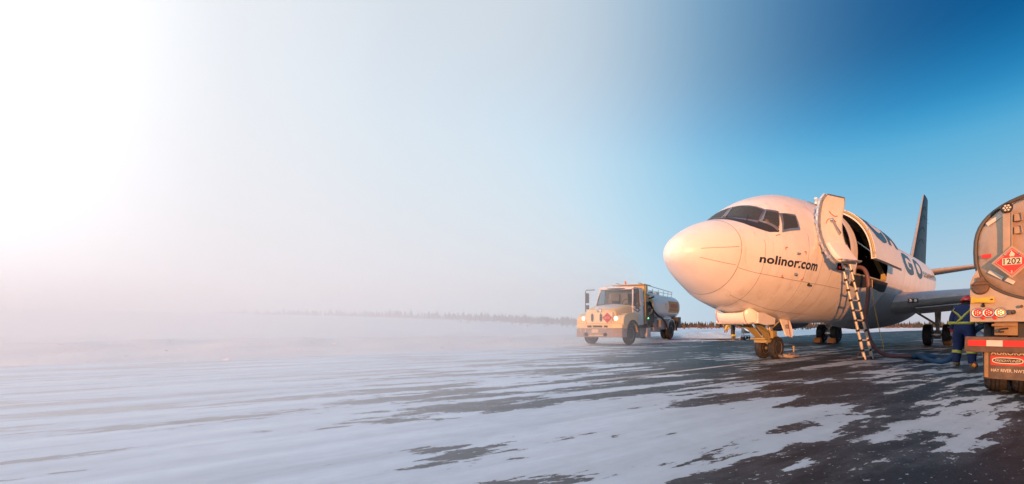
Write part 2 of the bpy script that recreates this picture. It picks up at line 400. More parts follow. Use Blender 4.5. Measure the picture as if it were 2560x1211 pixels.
# distance across the taxi lane direction
across = math_('ADD', math_('MULTIPLY', sp.outputs['X'], -.70), math_('MULTIPLY', sp.outputs['Y'], .714))
lane = N('ShaderNodeMapRange', interpolation_type='SMOOTHSTEP'); l.new(across, lane.inputs[0]); lane.inputs['From Min'].default_value = 6.4; lane.inputs['From Max'].default_value = 9.5; lane.inputs['To Max'].default_value = .10
cov = math_('MULTIPLY_ADD', s1, .85, -.29)
for sx_, k_ in ((s2, .64), (s3, .22), (s4, .16), (s5, .22)): cov = math_('ADD', cov, math_('MULTIPLY_ADD', sx_, k_, -.5 * k_ + (.12 if sx_ is s2 else 0)))
def blob(cx, cy, ra, rb, rot, amp):
    q = N('ShaderNodeMapping', vector_type='TEXTURE'); l.new(tc.outputs['Object'], q.inputs[0]); q.inputs['Location'].default_value = (cx, cy, 0); q.inputs['Rotation'].default_value = (0, 0, R(rot)); q.inputs['Scale'].default_value = (ra, rb, 1)
    ln_ = N('ShaderNodeVectorMath', operation='LENGTH'); l.new(q.outputs[0], ln_.inputs[0]); r_ = N('ShaderNodeMapRange', interpolation_type='SMOOTHSTEP'); l.new(ln_.outputs['Value'], r_.inputs[0])
    r_.inputs['From Min'].default_value = 1.35; r_.inputs['From Max'].default_value = .35; r_.inputs['To Max'].default_value = amp; return r_.outputs[0]
cov = math_('ADD', cov, left.outputs[0]); keep = N('ShaderNodeMapRange', interpolation_type='SMOOTHSTEP'); l.new(sp.outputs['X'], keep.inputs[0]); keep.inputs['From Min'].default_value = -6.5; keep.inputs['From Max'].default_value = -1.0  # keeps the bare strip off the left, which is whitened like haze
cov = math_('SUBTRACT', cov, math_('MULTIPLY', lane.outputs[0], keep.outputs[0]))
cov = math_('ADD', cov, blob(-2.2, 2.9, 4.4, 1.5, 12, .12)); cov = math_('ADD', cov, blob(3.0, 6.2, 3.2, 1.6, 20, .01)); cov = math_('SUBTRACT', cov, blob(2.6, 2.2, 2.0, 1.2, 8, .11)); cov = math_('SUBTRACT', cov, blob(.6, 8.4, 3.0, 1.4, 40, .06))
# wheel tracks of earlier traffic worn through the snow
for c0, w0, dep in ((1.55, .13, .07), (3.35, .13, .07), (4.6, .10, .05), (6.1, .10, .05), (2.55, .05, .04)):
    trk = math_('ABSOLUTE', math_('SUBTRACT', math_('ADD', across, math_('MULTIPLY', s3, .9)), c0 + .45))
    q = N('ShaderNodeMapRange', interpolation_type='SMOOTHSTEP'); l.new(trk, q.inputs[0]); q.inputs['From Min'].default_value = w0 * 1.7; q.inputs['From Max'].default_value = w0 * .6; q.inputs['To Max'].default_value = dep
    cov = math_('SUBTRACT', cov, q.outputs[0])
mask = N('ShaderNodeMapRange', interpolation_type='SMOOTHSTEP'); l.new(cov, mask.inputs[0]); mask.inputs['From Min'].default_value = .272; mask.inputs['From Max'].default_value = .281
film = N('ShaderNodeMapRange', interpolation_type='SMOOTHSTEP'); l.new(cov, film.inputs[0]); film.inputs['From Min'].default_value = .14; film.inputs['From Max'].default_value = .28; film.inputs['To Max'].default_value = .06
left_haze = N('ShaderNodeMapRange'); l.new(sp.outputs['X'], left_haze.inputs[0]); left_haze.inputs['From Min'].default_value = 0.2; left_haze.inputs['From Max'].default_value = -6.5; left_haze.inputs['To Max'].default_value = .98  # pale film painted in leftwards, standing in for white haze
speck = N('ShaderNodeMapRange'); l.new(tex(mapped(R(25), (2, 1, 1)), 26, 3, .7), speck.inputs[0]); speck.inputs['From Min'].default_value = .645; speck.inputs['From Max'].default_value = .67; speck.inputs['To Max'].default_value = .8
filmt = math_('ADD', film.outputs[0], math_('MULTIPLY', left_haze.outputs[0], math_('ADD', .55, math_('MULTIPLY', s4, .8))), clamp=True)
grit = tex(tc.outputs['Object'], 90, 3, .6); blot = tex(tc.outputs['Object'], 1.1, 6, .6)
asph = N('ShaderNodeMapRange'); l.new(math_('ADD', math_('MULTIPLY', grit, .6), math_('MULTIPLY', blot, .5)), asph.inputs[0]); asph.inputs['From Min'].default_value = .35; asph.inputs['From Max'].default_value = .75; asph.inputs['To Min'].default_value = .004; asph.inputs['To Max'].default_value = .040
ac = N('ShaderNodeCombineColor'); l.new(asph.outputs[0], ac.inputs[0]); l.new(math_('MULTIPLY', asph.outputs[0], 1.22), ac.inputs[1]); l.new(math_('MULTIPLY', asph.outputs[0], 1.55), ac.inputs[2])
mx1 = N('ShaderNodeMix', data_type='RGBA'); l.new(filmt, mx1.inputs[0]); l.new(ac.outputs[0], mx1.inputs[6]); mx1.inputs[7].default_value = (.64, .70, .74, 1)
sn = N('ShaderNodeMapRange'); l.new(s4, sn.inputs[0]); sn.inputs['From Min'].default_value = .3; sn.inputs['From Max'].default_value = .7; sn.inputs['To Min'].default_value = .80; sn.inputs['To Max'].default_value = .90
crust = N('ShaderNodeMapRange'); l.new(s2, crust.inputs[0]); crust.inputs['From Min'].default_value = .35; crust.inputs['From Max'].default_value = .62; crust.inputs['To Min'].default_value = .84; crust.inputs['To Max'].default_value = 1.04
thin = N('ShaderNodeMapRange', interpolation_type='SMOOTHSTEP'); l.new(math_('ADD', sp.outputs['X'], math_('MULTIPLY', s3, 2.0)), thin.inputs[0]); thin.inputs['From Min'].default_value = 3.5; thin.inputs['From Max'].default_value = -2.5; thin.inputs['To Min'].default_value = .58; thin.inputs['To Max'].default_value = 1.08      # snow colour brightened leftwards and dimmed on the right, imitating white haze
snv = math_('MULTIPLY', math_('MULTIPLY', sn.outputs[0], crust.outputs[0]), thin.outputs[0])
sncol = N('ShaderNodeCombineColor'); l.new(math_('MULTIPLY', snv, .85), sncol.inputs[0]); l.new(math_('MULTIPLY', snv, 1.0), sncol.inputs[1]); l.new(math_('MULTIPLY', snv, 1.12), sncol.inputs[2])
mx2 = N('ShaderNodeMix', data_type='RGBA'); l.new(math_('MAXIMUM', mask.outputs[0], speck.outputs[0]), mx2.inputs[0]); l.new(mx1.outputs[2], mx2.inputs[6]); l.new(sncol.outputs[0], mx2.inputs[7])
l.new(mx2.outputs[2], p.inputs['Base Color'])
ro = N('ShaderNodeMapRange'); l.new(mask.outputs[0], ro.inputs[0]); ro.inputs['To Min'].default_value = .55; ro.inputs['To Max'].default_value = .8; l.new(ro.outputs[0], p.inputs['Roughness'])
p.inputs['Specular IOR Level'].default_value = .18
hgt = math_('ADD', math_('MULTIPLY', mask.outputs[0], .9), math_('ADD', math_('MULTIPLY', grit, .05), math_('ADD', math_('MULTIPLY', s4, .25), math_('MULTIPLY', s5, .2))))
bp = N('ShaderNodeBump'); bp.inputs['Strength'].default_value = .6; bp.inputs['Distance'].default_value = .015; l.new(hgt, bp.inputs['Height']); l.new(bp.outputs[0], p.inputs['Normal'])
ap = MB(); poly = [(x + .3, y - .4, .004) for x, y in EDGE] + [(150, -120, .004), (-160, -120, .004)]
ap.add(poly, [list(range(len(poly)))[::-1]])
apron = ap.build('apron', 'apron_asphalt', smooth=0, fix=False)
if apron.data.polygons[0].normal.z < 0: apron.data.flip_normals()
tag(apron, 'dark asphalt apron with streaks of wind-blown snow', 'apron', kind='structure')

m, n, l, p = new_mat('line_paint'); MATS['line_paint'] = m
tc = N('ShaderNodeTexCoord'); w_ = tex(mapped(R(45), (4, 1, 1)), 2.2, 8, .7); rp = N('ShaderNodeValToRGB')
rp.color_ramp.elements[0].position = .42; rp.color_ramp.elements[0].color = (.30, .17, .03, 1); rp.color_ramp.elements[1].position = .56; rp.color_ramp.elements[1].color = (.5, .52, .56, 1)
l.new(w_, rp.inputs[0]); sp = N('ShaderNodeSeparateXYZ'); l.new(tc.outputs['Object'], sp.inputs[0]); fr2 = N('ShaderNodeMapRange'); l.new(sp.outputs['X'], fr2.inputs[0]); fr2.inputs['From Min'].default_value = .8; fr2.inputs['From Max'].default_value = -1.9; fr2.inputs['To Max'].default_value = .9  # line colour pales leftwards, imitating haze
mxl = N('ShaderNodeMix', data_type='RGBA'); l.new(fr2.outputs[0], mxl.inputs[0]); l.new(rp.outputs[0], mxl.inputs[6]); mxl.inputs[7].default_value = (.55, .57, .60, 1); l.new(mxl.outputs[2], p.inputs['Base Color']); p.inputs['Roughness'].default_value = .7
LP = smoothpath([(-1.9, 6.2), (-1.0, 7.2), (1.51, 9.85), (6.2, 15.3), (11, 20.6), (18, 28.6), (40, 53)], 8)
ln = MB()
for i, q in enumerate(LP):
    t = (LP[min(i + 1, len(LP) - 1)] - LP[max(i - 1, 0)]).normalized(); s_ = Vector((-t.y, t.x, 0)) * .07
    ln.v += [(q.x + s_.x, q.y + s_.y, .009), (q.x - s_.x, q.y - s_.y, .009)]
ln.f = [(2 * i, 2 * i + 2, 2 * i + 3, 2 * i + 1) for i in range(len(LP) - 1)]; ln.mi = [0] * len(ln.f)
lo = ln.build('painted_line', 'line_paint', apron, smooth=0, fix=False)
if lo.data.polygons[0].normal.z < 0: lo.data.flip_normals()

# broken lumps of ploughed snow and gravelly ice along the edge
rnd = random.Random(5); ch = MB()
for k in range(1500):
    i = rnd.choice([2, 3, 3, 4, 4, 4, 5]); (ax, ay), (bx, by) = EDGE[i], EDGE[i + 1] if i + 1 < len(EDGE) else EDGE[i]
    t = rnd.random(); x = ax + (bx - ax) * t; y = ay + (by - ay) * t; L = math.hypot(bx - ax, by - ay)
    d = rnd.gauss(2.6, 2.0); x += -(by - ay) / L * d; y += (bx - ax) / L * d
    r = .02 + .07 * rnd.random() ** 3; h = max(snow_height(x, y), .004)
    vs = [Vector((rnd.gauss(0, 1), rnd.gauss(0, 1), rnd.gauss(0, .7))).normalized() * r * rnd.uniform(.7, 1.3) for _ in range(6)]
    ch.add([(x + q.x, y + q.y, h + q.z * .6) for q in vs], [(0, 1, 2), (0, 2, 3), (0, 3, 4), (0, 4, 1), (5, 2, 1), (5, 3, 2), (5, 4, 3), (5, 1, 4)])
tag(ch.build('snow_lumps', 'field_snow', smooth=0), 'broken lumps of ploughed snow along the apron edge', 'snow', kind='stuff')

# ---------------------------------------------------------------- far spruce line and brush
def spruce_mesh(seed):
    r_ = random.Random(seed); b_ = MB(); H = 1.0; lay = 9
    b_.tube([(0, 0, -.08), (0, 0, .5), (0, 0, .98)], [.022, .014, .003], 5, mi=1)
    for k in range(lay):
        z0 = .10 + .88 * k / lay; rad = (.19 * (1 - k / lay) ** .85 + .018) * r_.uniform(.75, 1.25); nb = r_.randint(6, 9); a0 = r_.random() * 6.28
        for j in range(nb):
            if r_.random() < .12: continue
            a_ = a0 + 6.283 * j / nb + r_.uniform(-.2, .2); rr = rad * r_.uniform(.65, 1.2); wd = .035 + .05 * (1 - k / lay)
            tip = Vector((math.cos(a_) * rr, math.sin(a_) * rr, z0 - .05 * r_.random())); sd = Vector((-math.sin(a_), math.cos(a_), 0)) * wd
            top = Vector((0, 0, z0 + .10)); bot = Vector((0, 0, z0 - .02))
            mid = (tip * .6 + Vector((0, 0, z0)) * .4)
            b_.add([top, mid + sd, tip, mid - sd, bot], [(0, 1, 2), (0, 2, 3), (4, 2, 1), (4, 3, 2)])
    return b_.build('spruce_tree', ['spruce', 'bark'], smooth=0, fix=False)
protos = [spruce_mesh(11 + k) for k in range(4)]
rnd = random.Random(21)
used = [False] * 4
tree_spots = []
for k in range(130):
    # single trees that stand above the tree line, left of the aircraft and right of it
    zone = rnd.random()
    if zone < .55: kx = -(1755 - rnd.uniform(560, 1440)) / 943; Y = rnd.uniform(84, 112)
    elif zone < .72: kx = -(1755 - rnd.uniform(1690, 1800)) / 943; Y = rnd.uniform(100, 130)
    else: kx = (rnd.uniform(1980, 2440) - 1755) / 943; Y = rnd.uniform(118, 160)
    tree_spots.append((kx * Y, Y, rnd.uniform(.9, 2.1) if zone < .55 else rnd.uniform(1.2, 2.2)))
for i, (x, y, hh) in enumerate(tree_spots):
    k = rnd.randrange(4)
    if used[k]: o = protos[k].copy(); C.objects.link(o)
    else: o = protos[k]; used[k] = True
    o.location = (x, y, snow_height(x, y)); o.scale = (hh * rnd.uniform(.8, 1.25), hh * rnd.uniform(.8, 1.25), hh); o.rotation_euler = (0, 0, rnd.random() * 6.28)
    if x < -10: tag(o, 'small dark spruce in the hazy tree line left of the parked fuel truck', 'tree', 'spruces in the hazy tree line on the left')
    elif x < 12: tag(o, 'small dark spruce on the horizon between fuel truck and aircraft nose', 'tree', 'spruces on the horizon under the aircraft nose')
    else: tag(o, 'small reddish brown spruce on the horizon seen beneath the aircraft belly and wing', 'tree', 'spruces on the horizon beneath the aircraft')
fo = MB(); rnd = random.Random(31)
for k in range(7500):
    az = rnd.uniform(-1.75, .98); Y = rnd.uniform(104, 230); x = az * Y; h = snow_height(x, Y); hh = rnd.uniform(1.0, 2.9) * (1.0 if az < -.1 else .8)
    if rnd.random() < .35: hh *= .55
    rr = hh * rnd.uniform(.16, .30); a0 = rnd.random() * 6
    for (zb, zt, rk) in ((.05, .6, 1), (.4, 1.0, .6)):
        q = [(x + math.cos(a0 + t * 2.094) * rr * rk, Y + math.sin(a0 + t * 2.094) * rr * rk, h + hh * zb + rnd.uniform(-.1, .1)) for t in range(3)]
        fo.add(q + [(x + rnd.uniform(-.05, .05), Y, h + hh * zt)], [(0, 1, 3), (1, 2, 3), (2, 0, 3)])
tag(fo.build('distant_forest', 'spruce', smooth=0, fix=False), 'low distant forest of small spruces along the horizon', 'forest', kind='stuff')
br = MB(); rnd = random.Random(41)
for k in range(900):
    if rnd.random() < .7: kx = rnd.uniform(.18, .78); Y = rnd.uniform(62, 120)
    else: kx = rnd.uniform(-.9, .15); Y = rnd.uniform(70, 110)
    x = kx * Y
    if edge_dist(x, Y) < 8: continue
    h = snow_height(x, Y)
    for j in range(7):
        a_ = rnd.random() * 6.28; L = rnd.uniform(.3, 1.0); sp_ = rnd.uniform(.05, .5)
        e = Vector((x + math.cos(a_) * sp_ * L, Y + math.sin(a_) * sp_ * L, h + L)); w2 = .018
        br.add([(x - w2, Y, h - .05), (x + w2, Y, h - .05), e], [(0, 1, 2)])
        br.add([(e.x * .5 + x * .5, e.y * .5 + Y * .5, h + L * .5), (e.x * .5 + x * .5 + w2 * 2, e.y * .5 + Y * .5, h + L * .5), (e.x + rnd.uniform(-.25, .25), e.y, h + L * rnd.uniform(.8, 1.05))], [(0, 1, 2)])
tag(br.build('dry_brush', 'twig', smooth=0, fix=False), 'bare reddish brush poking through the snow before the trees', 'brush', kind='stuff')

# ---------------------------------------------------------------- fog volume added to whiten the left side
m = bpy.data.materials.new('whitening_fog'); m.use_nodes = True; n = m.node_tree.nodes; l = m.node_tree.links; n.remove(n['Principled BSDF'])
pv = n.new('ShaderNodeVolumePrincipled'); pv.inputs['Color'].default_value = (.97, .995, 1.0, 1); pv.inputs['Density'].default_value = .034; pv.inputs['Anisotropy'].default_value = .3
l.new(pv.outputs[0], n['Material Output'].inputs['Volume']); MATS['whitening_fog'] = m
FOG = True
if FOG:
    fb = MB()
    plan = [(-1.6, -3), (-1.9, 26), (-6, 42), (-150, 75), (-150, -3)]; top = [(-3.4, -3), (-3.6, 24), (-9, 38), (-150, 70), (-150, -3)]
    nP = len(plan); fb.add([(x, y, -1.2) for x, y in plan] + [(x, y, 4.6) for x, y in top], [list(range(nP)), list(range(nP, 2 * nP))] + [(i, (i + 1) % nP, nP + (i + 1) % nP, nP + i) for i in range(nP)])
    tag(fb.build('added_fog_volume', 'whitening_fog', smooth=0), 'added pale fog volume that whitens the left of the apron', 'fog', kind='stuff')

# ================================================================ aircraft
TH = R(50.5); PITCH = R(0.8); PIV = 15.0
AX = Vector((math.cos(TH), math.sin(TH), 0)); ST = Vector((-math.sin(TH), math.cos(TH), 0))
NOSE = Vector((1.93, 10.79, 0)) - AX * 3.98
plane = empty('cargo_aircraft', NOSE + AX * PIV, (0, -PITCH, TH))
tag(plane, 'white twin-jet cargo aircraft with navy lettering and raised cargo door', 'aircraft')
def W(t, lat, z):
    """aircraft station (metres behind the nose, metres to port, height) to the place in the world"""
    return NOSE + AX * t - ST * lat + Vector((0, 0, z + (t - PIV) * math.sin(PITCH)))
def gz(t): return -(t - PIV) * math.sin(PITCH)          # ground level in aircraft heights
OFF = (PIV, 0, 0)
T_ = [0, .03, .06, .15, .3, .5, .75, 1, 1.4, 1.75, 2.1, 2.5, 3, 3.5, 4, 5, 6, 7.5, 16, 19, 22, 25, 28, 29.5]
TOP = [2.66, 2.79, 2.86, 2.98, 3.09, 3.22, 3.36, 3.47, 3.60, 3.69, 3.99, 4.27, 4.50, 4.66, 4.74, 4.85, 4.92, 4.95, 5.03, 5.07, 5.1, 5.06, 4.95, 4.8]
BOT = [2.66, 2.55, 2.50, 2.41, 2.29, 2.14, 1.99, 1.86, 1.65, 1.55, 1.46, 1.36, 1.29, 1.24, 1.21, 1.17, 1.15, 1.15, 1.15, 1.25, 1.75, 2.6, 3.7, 4.3]
WID = [0, .15, .24, .38, .54, .70, .86, .99, 1.17, 1.30, 1.42, 1.53, 1.65, 1.73, 1.79, 1.86, 1.88, 1.88, 1.88, 1.85, 1.65, 1.2, .6, .25]
ZC = [2.66, 2.665, 2.67, 2.68, 2.69, 2.71, 2.73, 2.76, 2.79, 2.83, 2.87, 2.92, 2.98, 3.03, 3.08, 3.16, 3.22, 3.25, 3.25, 3.3, 3.5, 3.9, 4.35, 4.55]
def pchip(xs, ys):
    xs = np.array(xs); ys = np.array(ys); h = np.diff(xs); d = np.diff(ys) / h; mm = np.zeros_like(ys)
    for i in range(1, len(xs) - 1):
        if d[i - 1] * d[i] > 0:
            w1 = 2 * h[i] + h[i - 1]; w2 = h[i] + 2 * h[i - 1]; mm[i] = (w1 + w2) / (w1 / d[i - 1] + w2 / d[i])
    mm[0] = d[0]; mm[-1] = d[-1]
    def f(x):
        i = min(max(int(np.searchsorted(xs, x)) - 1, 0), len(h) - 1); t = (x - xs[i]) / h[i]
        return float((2 * t**3 - 3 * t**2 + 1) * ys[i] + (t**3 - 2 * t**2 + t) * h[i] * mm[i] + (-2 * t**3 + 3 * t**2) * ys[i + 1] + (t**3 - t**2) * h[i] * mm[i + 1])
    return f
fT, fB, fW, fZ = (pchip(T_, q) for q in (TOP, BOT, WID, ZC))
def S(t, ph, out=0.0):
    """skin point at station t, angle ph in degrees (0 port side, 90 crown, -90 keel), 'out' metres proud"""
    def raw(t, ph):
        c, s = math.cos(R(ph)), math.sin(R(ph)); zc = fZ(t)
        return Vector((t, -fW(t) * c, zc + ((fT(t) - zc) if s > 0 else (zc - fB(t))) * s))
    q = raw(t, ph)
    if out:
        e = .02; t0 = max(t, .03)
        a_ = raw(t0 + e, ph) - raw(max(t0 - e, .001), ph); b_ = raw(t0, ph + 1) - raw(t0, ph - 1); nn = a_.cross(b_)
        if nn.length > 1e-9:
            nn.normalize(); ctr = Vector((t0, 0, fZ(t0)))
            if nn.dot(raw(t0, ph) - ctr) < 0: nn = -nn
            q = q + nn * out
    return q
def ph_at(t, z):
    """skin angle on the port side at height z"""
    zc = fZ(t); h = (fT(t) - zc) if z > zc else (zc - fB(t)); return math.degrees(math.asin(max(-1, min(1, (z - zc) / h))))
def bil(c, u, v):
    """bilinear (t, ph) patch: corners TL, TR, BR, BL"""
    a_ = [c[0][k] * (1 - u) + c[1][k] * u for k in (0, 1)]; b_ = [c[3][k] * (1 - u) + c[2][k] * u for k in (0, 1)]
    return a_[0] * (1 - v) + b_[0] * v, a_[1] * (1 - v) + b_[1] * v
def rrect(t0, t1, a0, a1, rt, ra, n=6):
    """outline of a rounded rectangle in (t, ph)"""
    out = []
    for (ct, ca, s0) in ((t1 - rt, a1 - ra, 0), (t0 + rt, a1 - ra, 90), (t0 + rt, a0 + ra, 180), (t1 - rt, a0 + ra, 270)):
        for k in range(n + 1):
            th = R(s0 + 90 * k / n); out.append((ct + rt * math.cos(th), ca + ra * math.sin(th)))
    return out

# openings on the port side
ENT = (4.42, 5.28, -16.5, 58.0)          # entry door opening  t0 t1 ph0 ph1
CRG = (5.86, 9.28, -17.0, 64.0)          # main-deck cargo opening
CKP = [(1.36, 2.17), ]
def inside(r, t, ph): return r[0] < t < r[1] and r[2] < ph < r[3]
ts = sorted(set([round(x, 3) for x in
     [0.004, .012, .03, .06, .1, .15, .22, .3, .4, .5, .62, .75, .9, 1.05] +
     list(np.arange(1.2, 3.0, .03)) + list(np.arange(3.05, 4.4, .12)) + list(np.linspace(ENT[0], ENT[1], 7)) + [5.45, 5.65] + list(np.linspace(CRG[0], CRG[1], 15)) + list(np.arange(9.6, 29.5, .5)) + [29.5]]))
phs = sorted(set([-90, -80, -70, -60, -50, -42, -34, -28, -22, -17.0, -16.5, -12, -8, -4, 0, 4, 8, 12, 16, 20, 24, 28, 32, 36, 40, 44, 48, 52, 55, 58, 61, 64, 68, 72, 76, 80, 85, 90] + list(range(14, 92, 2)) + list(range(92, 168, 2)) + list(range(168, 270, 8)) + [270]))
RAD_T = 1.05
def skin(tlist, name, mat, skip=lambda t, ph: False, cap=False):
    b_ = MB(); idx = {}
    for i, t in enumerate(tlist):
        for j, ph in enumerate(phs[:-1]): idx[i, j] = len(b_.v); b_.v.append(tuple(S(t, ph)))
    J = len(phs) - 1
    for i in range(len(tlist) - 1):
        for j in range(J):
            if skip((tlist[i] + tlist[i + 1]) / 2, (phs[j] + phs[j + 1]) / 2): continue
            b_.f.append([idx[i, j], idx[i, (j + 1) % J], idx[i + 1, (j + 1) % J], idx[i + 1, j]]); b_.mi.append(0)
    if cap: b_.f.append([idx[0, j] for j in range(J)]); b_.mi.append(0)
    return b_.build(name, mat, plane, smooth=60, off=OFF, fix=False)
# cockpit panes (t, ph) read as TL TR BR BL; the same mirrored to starboard
PANES = [[(2.16, 88.6), (2.19, 52.6), (1.84, 45.6), (1.37, 85.0)],
         [(2.20, 49.8), (2.40, 39.6), (2.10, 22.6), (1.90, 41.0)],
         [(2.46, 37.2), (2.80, 30.5), (2.70, 18.4), (2.20, 19.6)]]
MIR = lambda q: [(t, 180 - ph) for t, ph in q]
def in_poly(poly, t, ph):
    c = False; n_ = len(poly)
    for i in range(n_):
        (a0, b0), (a1, b1) = poly[i], poly[i - 1]
        if (b0 > ph) != (b1 > ph) and t < (a1 - a0) * (ph - b0) / (b1 - b0) + a0: c = not c
    return c

# paint: white, with the blue of the tail running forward over the rear crown
m, n, l, p = new_mat('livery'); MATS['livery'] = m
tc = N('ShaderNodeTexCoord'); sp = N('ShaderNodeSeparateXYZ'); l.new(tc.outputs['Object'], sp.inputs[0])
v1 = tex(tc.outputs['Object'], 1.1, 7, .6); v2 = tex(mapped(0, (1, 1, 5)), 4.0, 8, .7)
wh = N('ShaderNodeValToRGB'); wh.color_ramp.elements[0].position = .33; wh.color_ramp.elements[0].color = (.73, .715, .70, 1); wh.color_ramp.elements[1].position = .6; wh.color_ramp.elements[1].color = (.82, .815, .81, 1); l.new(v1, wh.inputs[0])
edge = math_('ADD', sp.outputs['X'], math_('MULTIPLY', math_('SUBTRACT', sp.outputs['Z'], 4.6), 3.2))
bm_ = N('ShaderNodeMapRange'); l.new(edge, bm_.inputs[0]); bm_.inputs['From Min'].default_value = 6.2; bm_.inputs['From Max'].default_value = 6.25
dz = N('ShaderNodeMapRange'); l.new(v2, dz.inputs[0]); dz.inputs['From Min'].default_value = .52; dz.inputs['From Max'].default_value = .75; dz.inputs['To Max'].default_value = .65
mxd = N('ShaderNodeMix', data_type='RGBA'); l.new(dz.outputs[0], mxd.inputs[0]); l.new(wh.outputs[0], mxd.inputs[6]); mxd.inputs[7].default_value = (.55, .50, .45, 1)
mxb = N('ShaderNodeMix', data_type='RGBA'); l.new(bm_.outputs[0], mxb.inputs[0]); l.new(mxd.outputs[2], mxb.inputs[6]); mxb.inputs[7].default_value = (.012, .045, .11, 1)
l.new(mxb.outputs[2], p.inputs['Base Color']); p.inputs['Roughness'].default_value = .33; p.inputs['Coat Weight'].default_value = .2; p.inputs['Coat Roughness'].default_value = .15
# skin panels: faint waviness between the frames
wv = N('ShaderNodeTexWave', wave_type='BANDS', bands_direction='X'); l.new(tc.outputs['Object'], wv.inputs['Vector']); wv.inputs['Scale'].default_value = .62; wv.inputs['Distortion'].default_value = 1.2
bpn = N('ShaderNodeBump'); bpn.inputs['Strength'].default_value = .10; bpn.inputs['Distance'].default_value = .02; l.new(math_('ADD', wv.outputs['Fac'], v2), bpn.inputs['Height']); l.new(bpn.outputs[0], p.inputs['Normal'])

ALLP = PANES + [MIR(q) for q in PANES]
def grow(q, dt, dp):
    ct = sum(a_[0] for a_ in q) / 4; ca = sum(a_[1] for a_ in q) / 4
    return [(a_[0] + (dt if a_[0] > ct else -dt), a_[1] + (dp if a_[1] > ca else -dp)) for a_ in q]
CUTS = [grow(q, .022, 1.15) for q in ALLP]
# finer skin round the cockpit so that the panes can be let into it
ts2 = [t for t in ts if t >= RAD_T]
def skipf(t, ph):
    if inside(ENT, t, ph) or inside(CRG, t, ph): return True
    return 1.2 < t < 3.0 and 14 < ph < 168 and any(in_poly(q, t, ph) for q in CUTS)
fus = skin(ts2, 'fuselage', 'livery', skipf)
rado = skin([t for t in ts if t <= RAD_T], 'radome', 'white_paint', cap=True)
def strip(pts, wid, name, mat, out=.004, parent=None):
    b_ = MB()
    P3 = [S(t, ph, out) for t, ph in pts]
    for i, q in enumerate(P3):
        tg = (P3[min(i + 1, len(P3) - 1)] - P3[max(i - 1, 0)]).normalized(); nn = (S(*pts[i], .1) - S(*pts[i])).normalized(); sd = tg.cross(nn).normalized() * wid / 2
        b_.v += [tuple(q + sd), tuple(q - sd)]
    b_.f = [(2 * i, 2 * i + 2, 2 * i + 3, 2 * i + 1) for i in range(len(P3) - 1)]; b_.mi = [0] * len(b_.f)
    return b_.build(name, mat, parent or plane, smooth=60, off=OFF)
strip([(RAD_T + .03 * math.sin(R(a_)), a_) for a_ in range(-90, 271, 5)], .016, 'radome_seam', 'seam', parent=rado)
for ph in (2, -23):
    strip([(.30 + .70 * k / 8, ph) for k in range(9)], .011, 'lightning_strip', 'seam', parent=rado)
strip([(1.06 + 4.1 * k / 20, -25.5 - 6.1 * k / 20) for k in range(21)], .011, 'panel_seam', 'seam', parent=fus)
strip([(1.3 + 3.2 * k / 16, -62) for k in range(17)], .011, 'panel_seam', 'seam', parent=fus)
for t in (1.62, 2.98, 3.6, 4.2, 5.6, 9.7, 10.9, 12.0, 13.3, 14.6, 16.4, 18.2, 20.0):
    strip([(t, a_) for a_ in range(-84, 16 if t < 3.2 else 88, 4) if not (4.3 < t < 5.4 or (CRG[0] < t < CRG[1]))], .011, 'panel_seam', 'seam', parent=fus)
for ph in (-38, 12, 38):
    strip([(9.5 + 14 * k / 40, ph) for k in range(41)], .011, 'panel_seam', 'seam', parent=fus)
# anti-glare paint below the windscreen
AG = [(1.24, 90), (1.22, 76), (1.36, 51.4), (1.49, 38.7), (1.65, 31.0), (1.84, 22.9), (2.06, 18.5)]
AGT = [(1.40, 90), (1.40, 82), (1.56, 62), (1.72, 51), (1.86, 44.5), (1.98, 33), (2.10, 20.5)]
def poly_interp(P_, u):
    k = u * (len(P_) - 1); i = min(int(k), len(P_) - 2); f = k - i; return tuple(P_[i][q] * (1 - f) + P_[i + 1][q] * f for q in (0, 1))
for mir in (0, 1):
    def fg(u, v):
        a_ = poly_interp(AG, u); b_ = poly_interp(AGT, u); t = a_[0] * (1 - v) + b_[0] * v; ph = a_[1] * (1 - v) + b_[1] * v
        return S(t, 180 - ph if mir else ph, .004)
    MB().grid(fg, 30, 5).build('anti_glare_panel', 'glare_black', plane, smooth=60, off=OFF)
# windows: frame surround proud of the skin, glass let into it
for q in ALLP:
    ct = sum(a_[0] for a_ in q) / 4; ca = sum(a_[1] for a_ in q) / 4
    big = [(ct + (a_[0] - ct) * 1.0 + (.05 if a_[0] > ct else -.05), ca + (a_[1] - ca) * 1.0 + (2.4 if a_[1] > ca else -2.4)) for a_ in q]
    w_o = MB().grid(lambda u, v: S(*bil(q, u, v), .013), 10, 8).build('cockpit_window', 'cockpit_glass', plane, smooth=60, off=OFF)
    fr = MB(); ring_o = []; ring_i = []
    for s_ in range(4):
        for k in range(6):
            f = k / 6; a_, b_ = big[s_], big[(s_ + 1) % 4]; ring_o.append((a_[0] * (1 - f) + b_[0] * f, a_[1] * (1 - f) + b_[1] * f))
            a_, b_ = q[s_], q[(s_ + 1) % 4]; ring_i.append((a_[0] * (1 - f) + b_[0] * f, a_[1] * (1 - f) + b_[1] * f))
    nO = len(ring_o)
    fr.v = [tuple(S(*a_, .006)) for a_ in ring_o] + [tuple(S(*a_, .022)) for a_ in ring_i] + [tuple(S(*a_, .004)) for a_ in ring_i]
    fr.f = [(i, (i + 1) % nO, nO + (i + 1) % nO, nO + i) for i in range(nO)] + [(nO + i, nO + (i + 1) % nO, 2 * nO + (i + 1) % nO, 2 * nO + i) for i in range(nO)]; fr.mi = [0] * len(fr.f)
    fr.build('window_frame', 'frame_metal', w_o, smooth=40, off=OFF)
